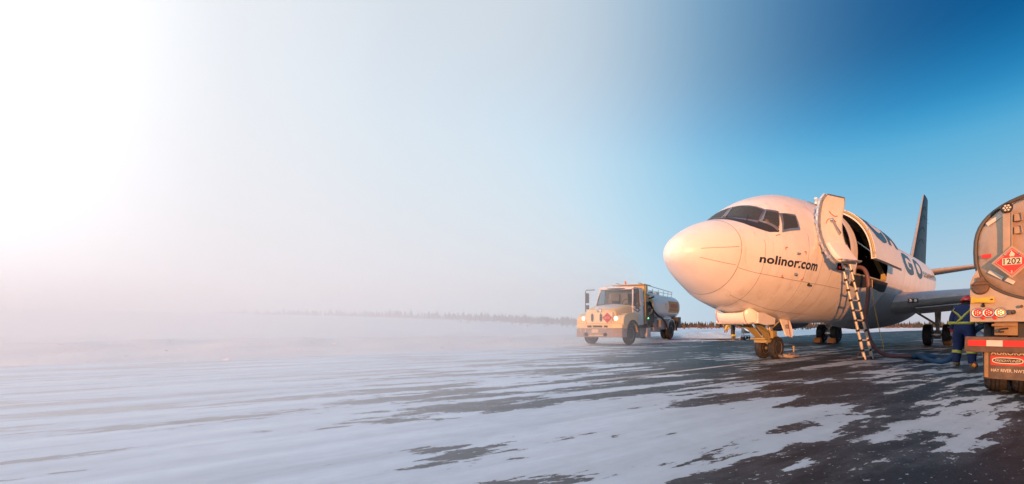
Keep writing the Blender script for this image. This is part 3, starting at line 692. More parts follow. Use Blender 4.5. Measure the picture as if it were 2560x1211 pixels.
# windscreen wipers
for q in ((1.5, 80, 1.42, 62), (1.62, 52, 1.86, 60)):
    MB().tube([S(q[0], q[1], .03), S(q[2], q[3], .045)], .009, 6).build('wiper', 'black_paint', plane, off=OFF)

# flight deck behind the glass: dark lining, coaming, seats
b_ = MB(); b_.grid(lambda u, v: S(1.30 + 2.3 * u, -20 + 220 * v, -.10), 20, 40, skip=lambda u, v: any(in_poly(q, 1.30 + 2.3 * u, -20 + 220 * v) for q in [grow(q, .20, 11) for q in ALLP]))
for t in (3.6,):
    ring = [tuple(S(t, a_, -.10)) for a_ in range(-20, 201, 8)]; b_.add(ring, [list(range(len(ring)))])
b_.build('flight_deck_lining', 'liner_grey', plane, smooth=40, off=OFF)
b_ = MB(); b_.box((2.75, 0, 2.62), (1.6, 2.2, .06)); b_.build('flight_deck_floor', 'dark_grey', plane, smooth=0, off=OFF)
b_ = MB(); b_.box((1.80, 0, 3.30), (.30, 1.7, .12)); b_.box((1.9, 0, 3.0), (.12, 1.7, .6)); b_.build('instrument_coaming', 'dark_grey', plane, smooth=30, bevel=.03, off=OFF)
for y_ in (-.55, .55):
    b_ = MB(); b_.box((2.80, y_, 3.05), (.45, .48, .14)); b_.box((3.05, y_, 3.40), (.12, .44, .70)); b_.build('crew_seat', 'seat_cloth', plane, smooth=30, bevel=.04, off=OFF)
# passenger-size cabin windows behind the wing
for k in range(13):
    t = 16.65 + k * .51
    o_ = MB(); out = rrect(t - .15, t + .15, 4.2, 15.0, .10, 3.5, 4); nO = len(out)
    o_.v = [tuple(S(a_, b_, .006)) for a_, b_ in out]; o_.f = [list(range(nO))]; o_.mi = [0]
    o_.build('cabin_window', 'cabin_glass', plane, smooth=0, off=OFF)

# entry opening: jamb, shallow vestibule and dark cabin behind
def jamb(r, depth, name, mat, rt, ra, lip=.035):
    b_ = MB(); o_ = rrect(r[0] - .001, r[1] + .001, r[2] - .05, r[3] + .05, rt, ra); oo = rrect(r[0] - lip, r[1] + lip, r[2] - lip * 30, r[3] + lip * 30, rt * 1.1, ra * 1.1); n_ = len(o_)
    b_.v = [tuple(S(a_, c_, .006)) for a_, c_ in oo] + [tuple(S(a_, c_, .008)) for a_, c_ in o_] + [tuple(S(a_, c_, -depth)) for a_, c_ in o_]
    b_.f = [(k * n_ + i, k * n_ + (i + 1) % n_, (k + 1) * n_ + (i + 1) % n_, (k + 1) * n_ + i) for k in (0, 1) for i in range(n_)]; b_.mi = [0] * len(b_.f)
    return b_.build(name, mat, plane, smooth=40, off=OFF)
jamb(ENT, .16, 'entry_door_frame', 'strut_metal', .12, 6)
jamb(CRG, .18, 'cargo_door_frame', 'primer', .12, 4)
# hold: liner, floor with roller tracks, bulkheads
hold = MB(); hts = [3.7, 4.3, 5.0, 5.8, 6.6, 7.5, 8.4, 9.2, 9.9, 11.5]
hold.grid(lambda u, v: S(3.7 + 9.8 * u, -14 + 208 * v, -.19), 16, 30, skip=lambda u, v: inside(ENT, 3.7 + 9.8 * u, -14 + 208 * v) or inside(CRG, 3.7 + 9.8 * u, -14 + 208 * v))
for t in (3.7, 13.5):
    ring = [tuple(S(t, a_, -.19)) for a_ in range(-14, 195, 8)]; hold.add(ring, [list(range(len(ring)))])
hold.build('hold_liner', 'liner_grey', plane, smooth=40, off=OFF)
flo = MB(); flo.box((8.7, 0, 2.48), (9.5, 3.10, .06)); flo.build('cargo_floor', 'dark_grey', plane, off=OFF, smooth=0)
for k in range(7):
    rt_ = MB(); y_ = -1.56 + k * .26; rt_.box((8.2, y_, 2.535), (6.4, .06, .05))
    for j in range(26): rt_.lathe([(.022, -.05), (.028, 0), (.022, .05)], (5.4 + j * .22, y_ + .09, 2.55), (0, 1, 0), 8)
    rt_.build('roller_track', 'primer', plane, off=OFF, smooth=40)
for k, (t, y_, z_) in enumerate(((6.3, -.2, 4.2), (6.6, -.5, 3.55), (8.0, .2, 4.4))):
    MB().box((t, y_, z_), (.10, .04, .03)).build('hold_lamp', 'led_white', plane, off=OFF, smooth=0)
# sill mat hanging below the cargo opening
mat_b = MB(); mat_b.slab(lambda u, v: S(5.74 + 3.9 * u, -18.2 - 9.0 * v - 1.2 * math.sin(u * 9) * v, .018 + .012 * math.sin(u * 23)), lambda u, v: S(5.74 + 3.9 * u, -18.2 - 9.0 * v - 1.2 * math.sin(u * 9) * v, .006), 24, 4)
mat_b.build('sill_protector_mat', 'black_rubber', plane, off=OFF, smooth=50)

# cargo door, hinged at the crown and swung partly out
HZ = S(7.5, 64); HY, HZZ = HZ.y, HZ.z; SW = R(16.4)
def swing(q):
    dy, dz_ = q.y - HY, q.z - HZZ
    # rotate so that the lower edge moves to port (-y) and up
    return Vector((q.x, HY + dy * math.cos(SW) + dz_ * math.sin(SW), HZZ + dz_ * math.cos(SW) - dy * math.sin(SW)))
cd_root = MB(); cd_root.slab(lambda u, v: swing(S(5.90 + 3.34 * u, 63.5 - 80.0 * v, .0)), lambda u, v: swing(S(5.90 + 3.34 * u, 63.5 - 80.0 * v, -.13)), 16, 26)
cdoor = cd_root.build('cargo_door', 'door_white', plane, off=OFF, smooth=40)
ed = MB()
for t in (5.888,):
    ed.tube([swing(S(t, 63 - 78.5 * k / 24, -.05)) for k in range(25)], .035, 8)
ed.build('door_edge_seal', 'primer', cdoor, off=OFF)
for ph in (40, 10, -12):
    MB().tube([swing(S(5.9, ph, -.02)), swing(S(5.84, ph, -.02))], .03, 8).build('door_latch', 'strut_metal', cdoor, off=OFF)
MB().tube([swing(S(6.9, -15, -.06)), S(6.9, 20, -.25)], .025, 8).build('door_actuator', 'bare_metal', cdoor, off=OFF)
MB().tube([S(6.05, 74, 0), S(6.05, 74, .16), S(5.95, 74, .24)], [.05, .04, .05], 8).build('crown_beacon', 'door_white', plane, off=OFF)

# entry door swung forward, inner face outward
def dlat(t, z): 
    c = .37 * ((3.65 - z) / 1.0) ** 2 if z < 3.65 else .30 * (z - 3.65) ** 2
    return 1.73 + .30 * (t - 3.4) / .75 + c
def dpt(u, v, off_=0.0):
    k = max(0, (v - .87) / .13, (.10 - v) / .10); u = .5 + (u - .5) * (1 - .22 * min(k, 1) ** 2.2)
    z = 2.62 + 1.68 * v; t = 3.42 + .70 * u
    return Vector((t, -(dlat(t, z) + off_), z))
dr = MB(); dr.slab(lambda u, v: dpt(u, v), lambda u, v: dpt(u, v, -.10), 6, 40)
edoor = dr.build('entry_door', 'door_white', plane, off=OFF, smooth=40); edoor['label'] = 'open entry door swung forward with its inner face outward'
rim = MB(); loop = [dpt(0, v / 20) for v in range(21)] + [dpt(u / 6, 1) for u in range(1, 7)] + [dpt(1, 1 - v / 20) for v in range(1, 21)] + [dpt(1 - u / 6, 0) for u in range(1, 7)]
rim.tube(loop, .017, 6, caps=False); rim.build('door_seal', 'frame_metal', edoor, off=OFF)
er = MB(); er.tube([dpt(-.03, v / 20, -.05) for v in range(21)], .05, 6); er.build('door_edge', 'strut_metal', edoor, off=OFF)
for v in range(9):
    q = dpt(-.06, .08 + v * .105, -.05); MB().box(q, (.05, .09, .07)).build('latch_fitting', 'frame_metal', edoor, off=OFF)
def dprof(u, v, h): return dpt(u, v, h)
bu = MB(); bu.slab(lambda u, v: dpt(.10 + .82 * u, .05 + .25 * v, .12 - .05 * v), lambda u, v: dpt(.10 + .82 * u, .05 + .25 * v, .0), 4, 5); bu.build('slide_bustle', 'door_white', edoor, off=OFF, smooth=30, bevel=.01)
gb = MB(); gb.tube([dpt(.08, .025, .13), dpt(.95, .025, .13)], .035, 8); gb.tube([dpt(.3, .025, .19), dpt(.9, .025, .19)], .02, 6); gb.build('girt_bar', 'strut_metal', edoor, off=OFF)
ha = MB(); ha.lathe([(.0, .05), (.05, .05), (.06, .02), (.06, 0)], dpt(.50, .66, 0), (0, -1, 0), 14); ha.tube([dpt(.50, .66, .05), dpt(.62, .56, .07), dpt(.78, .47, .06)], [.02, .022, .035], 8); ha.build('door_handle', 'bare_metal', edoor, off=OFF)
for pts in ([(.36, .78), (.5, .745), (.64, .725), (.78, .735)], [(.27, .60), (.33, .655), (.42, .675)], [(.62, .67), (.72, .645)]):
    MB().tube([dpt(a_, b_, .004) for a_, b_ in smoothpath([(x, y, 0) for x, y in pts], 4) for a_, b_ in [(a_.x, a_.y)]] if False else [dpt(q.x, q.y, .004) for q in smoothpath([(x, y, 0) for x, y in pts], 4)], .009, 6).build('arrow_marking', 'red_paint', edoor, off=OFF)
MB().tube([dpt(.98, .55, -.02), Vector((4.30, -1.86, 3.35)), Vector((4.46, -1.80, 3.35))], .03, 8).build('hinge_arm', 'strut_metal', edoor, off=OFF)
MB().tube([dpt(.98, .25, -.02), Vector((4.30, -1.86, 2.95)), Vector((4.46, -1.80, 2.95))], .03, 8).build('hinge_arm', 'strut_metal', edoor, off=OFF)

# lettering and marks on the skin
def text_on_skin(txt, t0, ph0, t1, ph1, height_deg, bold, name, mat, surf=None, size=1.0, out=.007, pad=1.0):
    vs, fs = lettering(txt, 1.0, bold, pad); wmax = max(v[0] for v in vs)
    cap = .69
    f_ = surf or (lambda t, ph: S(t, ph, out)); b_ = MB()
    vv = []
    for x, y, _ in vs:
        u = x / wmax; vv.append(f_(t0 + (t1 - t0) * u, ph0 + (ph1 - ph0) * u + y / cap * height_deg))
    b_.add(vv, fs); return b_
o = text_on_skin('nolinor.com', 1.49, -14.6, 3.43, -18.6, 7.6, .030, '', '', pad=1.04).build('company_lettering', 'letter_navy', fus, smooth=0, off=OFF, fix=False)
dsurf = lambda t, ph: swing(S(t, ph, .008))
text_on_skin('C', 6.10, 5, 7.75, 5, 34, .075, '', '', surf=dsurf).build('door_letter', 'letter_blue', cdoor, smooth=0, off=OFF, fix=False)
text_on_skin('A', 7.9, 6, 9.2, 6, 32, .065, '', '', surf=dsurf).build('door_letter', 'letter_blue', cdoor, smooth=0, off=OFF, fix=False)
for c_, a_, b_ in (('R', 9.75, 11.5), ('G', 12.05, 13.95), ('O', 14.5, 16.3)):
    text_on_skin(c_, a_, 1.0, b_, 1.0, 29, .05, '', '').build('fuselage_letter', 'letter_blue', fus, smooth=0, off=OFF, fix=False)
for (t, ph, dt, dp) in ((2.17, .3, 1, -1), (2.88, -3.6, -1, -1), (2.23, -27, 1, 1), (2.995, -27.4, -1, 1)):
    b_ = MB(); L = .075; La = 2.6
    def qd(ta, tb, pa, pb): b_.add([S(ta, pa, .007), S(tb, pa, .007), S(tb, pb, .007), S(ta, pb, .007)], [(0, 1, 2, 3)])
    qd(t, t + dt * L, ph, ph + dp * .7); qd(t, t + dt * .02, ph + dp * .7, ph + dp * La)
    b_.build('corner_mark', 'red_paint', fus, smooth=0, off=OFF)
for (t, ph) in ((2.60, -5.5), (2.655, -22.5)):
    b_ = MB(); a_ = S(t, ph); nn = (S(t, ph, .1) - a_).normalized(); b_.box(a_ + nn * .01, (.12, .03, .05)); b_.tube([a_, a_ + nn * .07, a_ + nn * .08 + Vector((-.10, 0, 0))], [.02, .013, .008], 8)
    b_.build('pitot_probe', 'frame_metal', fus, off=OFF)
for (t, ph) in ((3.32, -30.3),):
    b_ = MB(); a_ = S(t, ph); nn = (S(t, ph, .1) - a_).normalized(); b_.lathe([(.045, 0), (.045, .012), (.0, .014)], a_, nn, 12); b_.box(a_ + nn * .045 + Vector((.05, 0, 0)), (.14, .02, .04)); b_.build('vane_sensor', 'dark_grey', fus, off=OFF)
for (t, ph) in ((1.95, 15), (2.62, -12.5), (6.6, -2), (8.6, -30)):
    b_ = MB(); b_.grid(lambda u, v: S(t + .13 * u, ph + 1.1 * v, .006), 2, 2); b_.build('placard_decal', 'seam', fus, smooth=0, off=OFF)

# belly fairing where the wing passes through
fa = MB()
def fair(u, v):
    t = 9.4 + 9.6 * u; w = math.sin(math.pi * min(1, max(0, u)) ** .75) ** .5 if 0 < u < 1 else 0
    a_ = -148 + 116 * v if False else (-90 + (v - .5) * 2 * 62)
    e = 1 - abs(v - .5) * 2
    return S(t, a_, .02 + .34 * w * e ** .45 - .05 * (1 - w))
fa.grid(fair, 26, 24); fa.build('wing_fairing', 'wing_grey', plane, off=OFF, smooth=60)

# wings
def airfoil(c, th, n_=12):
    up = []; lo_ = []
    for k in range(n_ + 1):
        x = (1 - math.cos(math.pi * k / n_)) / 2; y = 5 * th * (.2969 * math.sqrt(x) - .126 * x - .3516 * x * x + .2843 * x ** 3 - .1036 * x ** 4)
        up.append((x * c, y * c * 1.05)); lo_.append((x * c, -y * c * .95))
    return up[::-1] + lo_[1:-1]
def wing(side, name):
    b_ = MB(); sec = []
    for (lat, tle, ch, zz, th) in ((1.2, 10.75, 7.6, 1.92, .135), (2.1, 11.35, 6.7, 1.98, .13), (4.9, 13.05, 4.7, 2.27, .125), (9.5, 15.5, 3.2, 2.75, .115), (14.1, 17.95, 1.65, 3.25, .11)):
        sec.append([(tle + x, -side * lat, zz + y) for x, y in airfoil(ch, th)])
    n_ = len(sec[0]); b_.v = [q for s_ in sec for q in s_]
    for i in range(len(sec) - 1):
        for k in range(n_):
            b_.f.append((i * n_ + k, i * n_ + (k + 1) % n_, (i + 1) * n_ + (k + 1) % n_, (i + 1) * n_ + k)); b_.mi.append(1 if k in (9, 10, 11, 12, 13, 14) else 0)
    for i in (0, len(sec) - 1): b_.f.append([i * n_ + k for k in range(n_)]); b_.mi.append(0)
    return b_.build(name, ['wing_grey', 'slat_metal'], plane, off=OFF, smooth=50)
wp = wing(1, 'wing'); ws = wing(-1, 'wing')
for side, w_o in ((1, wp), (-1, ws)):
    # retractable lights in the root leading edge
    b_ = MB(); b_.box((11.42, -side * 2.30, 1.985), (.10, .36, .16)); b_.build('light_bay', 'dark_grey', w_o, off=OFF, smooth=0)
    for dy in (-.08, .09):
        MB().lathe([(.0, .0), (.055, .01), (.06, .03), (.06, .08)], (11.35, -side * (2.30 + dy), 1.985), (1, 0, 0), 14).build('landing_light', 'lens_clear', w_o, off=OFF)
    kf = MB(); kf.prism([(11.60, -side * 2.35, 1.72), (12.5, -side * 2.35, 1.50), (12.52, -side * 2.35, 1.47), (11.58, -side * 2.35, 1.68)], (0, 0, 0), (.95, -side * 1.7, .17)); kf.build('leading_edge_flap', 'wing_grey', w_o, off=OFF, smooth=0, bevel=.01)
    # engine: long slim nacelle
    e_ = MB(); cz = 1.22; y_ = -side * 4.83
    e_.lathe([(.40, .25), (.44, .05), (.50, 0), (.535, .06), (.57, .4), (.60, 1.2), (.60, 3.2), (.52, 5.2), (.43, 6.3), (.40, 6.32), (.36, 6.0)], (10.6, y_, cz), (1, 0, .01), 32)
    en = e_.build('engine_nacelle', 'wing_grey', plane, off=OFF, smooth=50)
    MB().lathe([(.0, -.30), (.10, -.15), (.16, 0), (.40, .02)], (10.95, y_, cz), (1, 0, 0), 24).build('engine_fan', 'dark_grey', en, off=OFF)
    MB().lathe([(.49, .0), (.515, -.012), (.54, .03), (.548, .12), (.555, .22)], (10.6, y_, cz), (1, 0, .01), 32).build('inlet_lip', 'bare_metal', en, off=OFF)
    MB().prism([(12.2, y_ - .07, 1.75), (17.2, y_ - .07, 1.6), (16.4, y_ - .07, 2.25), (13.0, y_ - .07, 2.2)], (0, 0, 0), (0, .14, 0)).build('engine_pylon', 'wing_grey', en, off=OFF, smooth=0)
    for lat in (6.4, 8.6):
        MB().tube([(17.0, -side * lat, 2.25), (18.2, -side * lat, 2.1), (19.2, -side * lat, 2.2)], [.03, .13, .02], 8).build('flap_track_fairing', 'wing_grey', w_o, off=OFF)

# tail
fin = MB(); sec = []
for (z, tle, ch, th) in ((4.75, 21.8, 7.0, .085), (5.6, 23.5, 5.55, .095), (8.2, 25.8, 3.85, .095), (10.85, 28.05, 2.1, .09), (11.0, 28.3, 1.75, .05)):
    sec.append([(tle + x, y, z) for x, y in airfoil(ch, th, 10)])
n_ = len(sec[0]); fin.v = [q for s_ in sec for q in s_]
for i in range(len(sec) - 1):
    for k in range(n_): fin.f.append((i * n_ + k, i * n_ + (k + 1) % n_, (i + 1) * n_ + (k + 1) % n_, (i + 1) * n_ + k)); fin.mi.append(1 if k in (9, 10) else 0)
fin.f += [[k for k in range(n_)], [(len(sec) - 1) * n_ + k for k in range(n_)]]; fin.mi += [0, 0]
fn = fin.build('tail_fin', ['blue_paint', 'wing_grey'], plane, off=OFF, smooth=50)
for k, zz in enumerate((6.6, 7.6, 8.6, 9.4)):
    pts = []
    for j in range(9):
        u = j / 8; z = zz + .55 * math.sin(u * 2.6); tle = 23.5 + (z - 5.6) * .865; ch = 5.55 - (z - 5.6) * .657; x = .10 + .34 * u
        y = 5 * .095 * (.2969 * math.sqrt(x) - .126 * x - .3516 * x * x + .2843 * x ** 3) * ch * 1.05
        pts.append((tle + x * ch, -(y + .006), z))
    MB().tube(pts, .015, 5).build('livery_arc', 'blue_pale', fn, off=OFF)
for k in range(3): MB().tube([(29.4 + .3 * k, 0, 9.6 - .25 * k), (29.9 + .3 * k, 0, 9.6 - .25 * k)], .012, 5).build('static_wick', 'black_paint', fn, off=OFF)
for side in (1, -1):
    b_ = MB(); sec = []
    for (lat, tle, ch, zz) in ((.3, 25.0, 3.6, 4.62), (.9, 25.4, 3.3, 4.68), (5.5, 28.6, 1.35, 5.28)):
        sec.append([(tle + x, -side * lat, zz + y) for x, y in airfoil(ch, .11, 10)])
    n_ = len(sec[0]); b_.v = [q for s_ in sec for q in s_]
    for i in range(len(sec) - 1):
        for k in range(n_): b_.f.append((i * n_ + k, i * n_ + (k + 1) % n_, (i + 1) * n_ + (k + 1) % n_, (i + 1) * n_ + k)); b_.mi.append(0)
    b_.f += [[k for k in range(n_)], [(len(sec) - 1) * n_ + k for k in range(n_)]]; b_.mi += [0, 0]
    b_.build('tailplane', 'tailplane_metal', plane, off=OFF, smooth=50)

# wheels
def wheel(parent, c, rad, wid, off=None, axis=(0, 1, 0), rimmat='frame_metal', face=-1):
    b_ = MB(); h = wid / 2
    b_.lathe([(rad * .56, -h * .80), (rad * .80, -h), (rad * .93, -h * .90), (rad * .985, -h * .6), (rad, -h * .25), (rad, h * .25), (rad * .985, h * .6), (rad * .93, h * .90), (rad * .80, h), (rad * .56, h * .80)], c, axis, 36)
    w_ = empty('wheel', (0, 0, 0)); w_.parent = parent
    b_.build('tyre', 'black_rubber', w_, off=off, smooth=40)
    g_ = MB()
    for gk in (-.34, 0, .34): g_.lathe([(rad * .975, h * gk - .008), (rad * 1.003, h * gk - .006), (rad * 1.003, h * gk + .006), (rad * .975, h * gk + .008)], c, axis, 36, closed=True)
    g_.build('tread_groove', 'black_paint', w_, off=off, smooth=0)
    r_ = MB(); r_.lathe([(0, -h * .55), (rad * .16, -h * .62), (rad * .20, -h * .35), (rad * .40, -h * .30), (rad * .50, -h * .70), (rad * .57, -h * .86), (rad * .57, h * .86), (rad * .50, h * .70), (rad * .40, h * .30), (rad * .20, h * .35), (rad * .16, h * .62), (0, h * .55)], c, axis, 28)
    ax = Vector(axis).normalized(); u = ax.orthogonal().normalized(); w2 = ax.cross(u)
    for k in range(8):
        th = k * math.pi / 4
        for s_ in (-1, 1): r_.lathe([(rad * .045, 0), (rad * .045, rad * .06), (0, rad * .07)], Vector(c) + (u * math.cos(th) + w2 * math.sin(th)) * rad * .32 + ax * s_ * h * .31, ax * s_, 6)
    r_.build('rim', rimmat, w_, off=off, smooth=40)
    return w_

# nose gear
NGT = 3.98; g0 = gz(NGT)
ng = empty('nose_gear', (0, 0, 0)); ng.parent = plane
for s_ in (-1, 1): wheel(ng, (NGT, s_ * .205, g0 + .32), .32, .225, OFF)
b_ = MB(); b_.tube([(NGT, 0, g0 + .28), (NGT, 0, g0 + .62)], .055, 14); b_.tube([(NGT, 0, g0 + .58), (NGT - .04, 0, 1.55)], .115, 16); b_.tube([(NGT, -.28, g0 + .305), (NGT, .28, g0 + .305)], .045, 10); b_.build('shock_strut', 'strut_metal', ng, off=OFF)
b_ = MB(); b_.box((NGT - .02, -.02, g0 + .70), (.26, .34, .20)); b_.box((NGT - .1, -.18, g0 + .66), (.16, .06, .14)); b_.box((NGT + .02, .16, g0 + .64), (.16, .10, .14)); b_.build('steering_unit', 'primer', ng, off=OFF, bevel=.015)
for s_ in (-1, 1): MB().tube([(NGT - .12, s_ * .15, g0 + .63), (NGT + .16, s_ * .15, g0 + .63)], .04, 10).build('steering_cylinder', 'gear_paint', ng, off=OFF)
b_ = MB(); b_.tube([(NGT + .07, 0, g0 + .6), (NGT + .22, 0, g0 + .46), (NGT + .07, 0, g0 + .34)], .03, 8); b_.build('torsion_link', 'gear_paint', ng, off=OFF)
for s_ in (-1, 1):
    b_ = MB(); b_.prism([(2.62, s_ * .20, 1.32), (3.05, s_ * .20, 1.34), (3.78, s_ * .14, g0 + .60), (3.66, s_ * .14, g0 + .52)], (0, -.02, 0), (0, .02, 0)); b_.build('drag_brace_plate', 'primer', ng, off=OFF, smooth=0)
    b_ = MB(); b_.tube([(3.15, s_ * .16, 1.33), (NGT - .03, s_ * .10, g0 + .95)], .035, 8); b_.build('drag_brace', 'primer', ng, off=OFF)
    b_ = MB(); b_.tube([(2.45, s_ * .34, 1.22), (2.9, s_ * .3, 1.13), (3.6, s_ * .2, g0 + .78)], .03, 8); b_.build('deflector_strut', 'primer', ng, off=OFF)
b_ = MB(); b_.box((3.62, 0, g0 + .52), (.30, .40, .08)); b_.box((3.42, 0, g0 + .60), (.2, .46, .05)); b_.build('deflector_mount', 'primer', ng, off=OFF, bevel=.01)
b_ = MB(); b_.tube([(3.86, -.05, g0 + .92), (3.80, -.10, g0 + .75), (3.86, -.12, g0 + .5)], .014, 6); b_.tube([(3.9, .1, g0 + .98), (3.82, .14, g0 + .8), (3.9, .1, g0 + .45)], .014, 6); b_.build('hydraulic_line', 'black_rubber', ng, off=OFF)
MB().lathe([(0, -.03), (.055, -.02), (.065, .02), (.06, .07), (.03, .1)], (NGT - .15, -.03, g0 + .50), (1, 0, 0), 18).build('taxi_light', 'lens_clear', ng, off=OFF)
MB().lathe([(.066, -.02), (.074, -.02), (.074, .05), (.066, .05)], (NGT - .15, -.03, g0 + .50), (1, 0, 0), 18, closed=True).build('light_housing', 'strut_metal', ng, off=OFF)
b_ = MB(); b_.tube([(NGT, -.30, g0 + .10), (NGT, -.42, g0 + .08)], .045, 10); b_.tube([(NGT, .30, g0 + .16), (NGT, .40, g0 + .14)], .04, 10); b_.build('jack_fitting', 'frame_metal', ng, off=OFF)
# gear doors
for s_ in (-1, 1):
    b_ = MB(); dpoly = [(3.86, -s_ * .40, 1.28), (4.42, -s_ * .40, 1.24), (4.46, -s_ * .48, g0 + .78), (4.38, -s_ * .50, g0 + .60), (4.02, -s_ * .50, g0 + .66)]
    b_.prism(dpoly, (0, -.02, 0), (0, .02, 0)); d_o = b_.build('nose_gear_door', 'door_white', ng, off=OFF, smooth=0)
    if s_ == 1:
        vs, fs = lettering('102', .16, .004); b_ = MB(); b_.add([(4.06 + x, -.505 + .085 * 0 - .0, g0 + .86 + y) for x, y, _ in vs], fs)
        b_.v = [(x, -(.40 + .10 * (1.28 - z) / (1.28 - g0 - .6)) - .024, z) for x, y, z in b_.v]; b_.build('door_number', 'ink', d_o, off=OFF, smooth=0, fix=False)
        b_ = MB(); q = [(4.26, 1.24), (4.30, 1.24), (4.28, g0 + .62), (4.24, g0 + .62)]; b_.add([(t, -(.40 + .10 * (1.28 - z) / (1.28 - g0 - .6)) - .024, z) for t, z in q], [(0, 1, 2, 3)]); b_.build('door_stripe', 'red_paint', d_o, off=OFF, smooth=0)
    MB().tube([(3.9, -s_ * .36, 1.22), (NGT, -s_ * .12, g0 + .9)], .022, 8).build('door_link', 'primer', d_o, off=OFF)
# gravel deflector under the nose: rounded front, side panels running aft
def defl(u, v, o_=0.0):
    a_ = -1 + 2 * u; lat = .62 * math.copysign(abs(a_) ** .85, a_); k = abs(a_)
    zt = 1.43 + .10 * math.exp(-((k - .80) / .22) ** 2) - .05 * k ** 6; zb = 1.15 + .03 * k ** 4
    ang = v * 2.2                                   # lip curls from the tray forward and up
    fr_ = 2.22 + .20 * k ** 4 - .20 * math.sin(min(ang, 1.9)) * (1 - .35 * k ** 6)
    z = zb + (zt - zb) * (1 - math.cos(min(ang, 1.571))) * .55 + (zt - zb) * .45 * v
    return Vector((fr_ + o_, -lat, z + o_ * .3))
b_ = MB(); b_.slab(lambda u, v: defl(u, v), lambda u, v: defl(u, v, .05), 36, 14); de = b_.build('gravel_deflector', 'white_paint', ng, off=OFF, smooth=70)
for s_ in (-1, 1):
    b_ = MB(); b_.prism([(2.32, -s_ * .615, 1.18), (2.32, -s_ * .615, 1.44), (2.60, -s_ * .61, 1.44), (3.25, -s_ * .58, 1.30), (3.22, -s_ * .58, 1.14), (2.7, -s_ * .60, 1.13)][:6], (0, -.02, 0), (0, .02, 0)); b_.build('deflector_side', 'white_paint', de, off=OFF, smooth=0, bevel=.008)
b_ = MB(); b_.box((2.65, 0, 1.19), (1.0, 1.1, .03)); b_.build('deflector_tray', 'gear_paint', de, off=OFF, smooth=0)
for a_ in (.18, .80):
    b_ = MB(); b_.tube([defl(a_, v / 6, -.004) for v in range(7)], .008, 5); b_.build('deflector_seam', 'red_paint', de, off=OFF)
# main gear
for s_ in (1, -1):
    mg = empty('main_gear', (0, 0, 0)); mg.parent = plane; y_ = -s_ * 2.615; t = 15.36; gg = gz(t)
    for k in (-1, 1): wheel(mg, (t, y_ + k * .40, gg + .505), .505, .37, OFF)
    b_ = MB(); b_.tube([(t, y_, gg + .45), (t, y_, gg + .95)], .075, 14); b_.tube([(t, y_, gg + .9), (t - .05, y_ - s_ * .06, 2.05)], .12, 16); b_.tube([(t, y_ - .5, gg + .505), (t, y_ + .5, gg + .505)], .06, 10); b_.build('shock_strut', 'gear_paint', mg, off=OFF)
    b_ = MB(); b_.tube([(t - .02, y_ + s_ * .05, gg + 1.0), (t - .1, y_ + s_ * 1.25, 1.85)], .05, 10); b_.tube([(t - .3, y_, gg + .85), (t - .75, y_, 1.85)], .04, 10); b_.build('side_brace', 'gear_paint', mg, off=OFF)
    b_ = MB(); b_.tube([(t + .1, y_, gg + .95), (t + .32, y_, gg + .75), (t + .1, y_, gg + .55)], .035, 8); b_.lathe([(.0, -.14), (.2, -.14), (.2, .14), (0, .14)], (t, y_, gg + .505), (0, 1, 0), 20); b_.tube([(t - .1, y_ - .06, gg + .5), (t - .16, y_ - .1, gg + .9), (t - .1, y_ - .02, gg + 1.4)], .018, 6); b_.build('brake_assembly', 'strut_metal', mg, off=OFF)
    b_ = MB(); b_.prism([(t - .45, y_ - s_ * .45, gg + .86), (t + .35, y_ - s_ * .38, gg + .98), (t + .4, y_ - s_ * .9, gg + .86), (t - .2, y_ - s_ * 1.25, gg + .72)], (0, 0, 0), (0, 0, .03)); b_.tube([(t, y_ - s_ * .1, gg + .9), (t, y_ - s_ * .5, gg + .88)], .025, 6); b_.build('main_gear_door', 'wing_grey', mg, off=OFF, smooth=0)
# drain mast and aerial under the belly
for t, h in ((9.9, .0), (13.2, -.0)):
    b_ = MB(); zz = fB(t); b_.prism([(t, -.02, zz + .02), (t + .25, -.02, zz + .02), (t + .32, -.02, zz - .25), (t + .2, -.02, zz - .25)], (0, 0, 0), (0, .04, 0)); b_.build('blade_aerial', 'door_white', plane, off=OFF, smooth=0)

# ================================================================ tank truck standing close on the right (rear towards the camera)
PH = R(38)
UU = Vector((math.cos(PH), -math.sin(PH), 0)); VV = Vector((math.sin(PH), math.cos(PH), 0))
TR0 = Vector((3.70, 5.10, 0))
tank = empty('tank_truck', TR0 + UU * 1.25 + VV * 3.0, (0, 0, -PH))      # local x: along the rear face, y: forward, origin under the tank
tag(tank, 'weathered alloy fuel tank truck seen from behind with red hazard placard', 'truck')
TO = (1.25, 3.0, 0)          # design origin: x from the tank's left flank, y from its rear face
EA, EB, EZ = 1.25, .73, 1.95
def sq(v): return math.copysign(abs(v) ** (2 / 2.7), v)
NE = 56
b_ = MB()
prof = [(0.0, -.10), (.35, -.085), (.65, -.055), (.85, -.02), (.955, .03), (.985, .06)]
prev = None
for k_, y_ in prof:
    ring = [(EA + EA * k_ * sq(math.cos(2 * math.pi * i / NE)), y_, EZ + EB * k_ * sq(math.sin(2 * math.pi * i / NE))) for i in range(NE)] if k_ else [(EA, y_, EZ)]
    base = len(b_.v); b_.v += ring
    if prev is not None:
        for i in range(NE):
            j = (i + 1) % NE
            b_.f.append([base + i, base + j, prev[0]] if prev[1] == 1 else [prev[0] + i, prev[0] + j, base + j, base + i]); b_.mi.append(0)
    prev = (base, len(ring))
b_.build('tank_head', 'tank_alloy', tank, off=TO, smooth=50)
b_ = MB()
for (k_, y_) in ((.985, .06), (1.0, .05), (1.0, 5.4), (.9, 5.5), (.0, 5.55)):
    ring = [(EA + EA * max(k_, .001) * sq(math.cos(2 * math.pi * i / NE)), y_, EZ + EB * max(k_, .001) * sq(math.sin(2 * math.pi * i / NE))) for i in range(NE)]; b_.v += ring
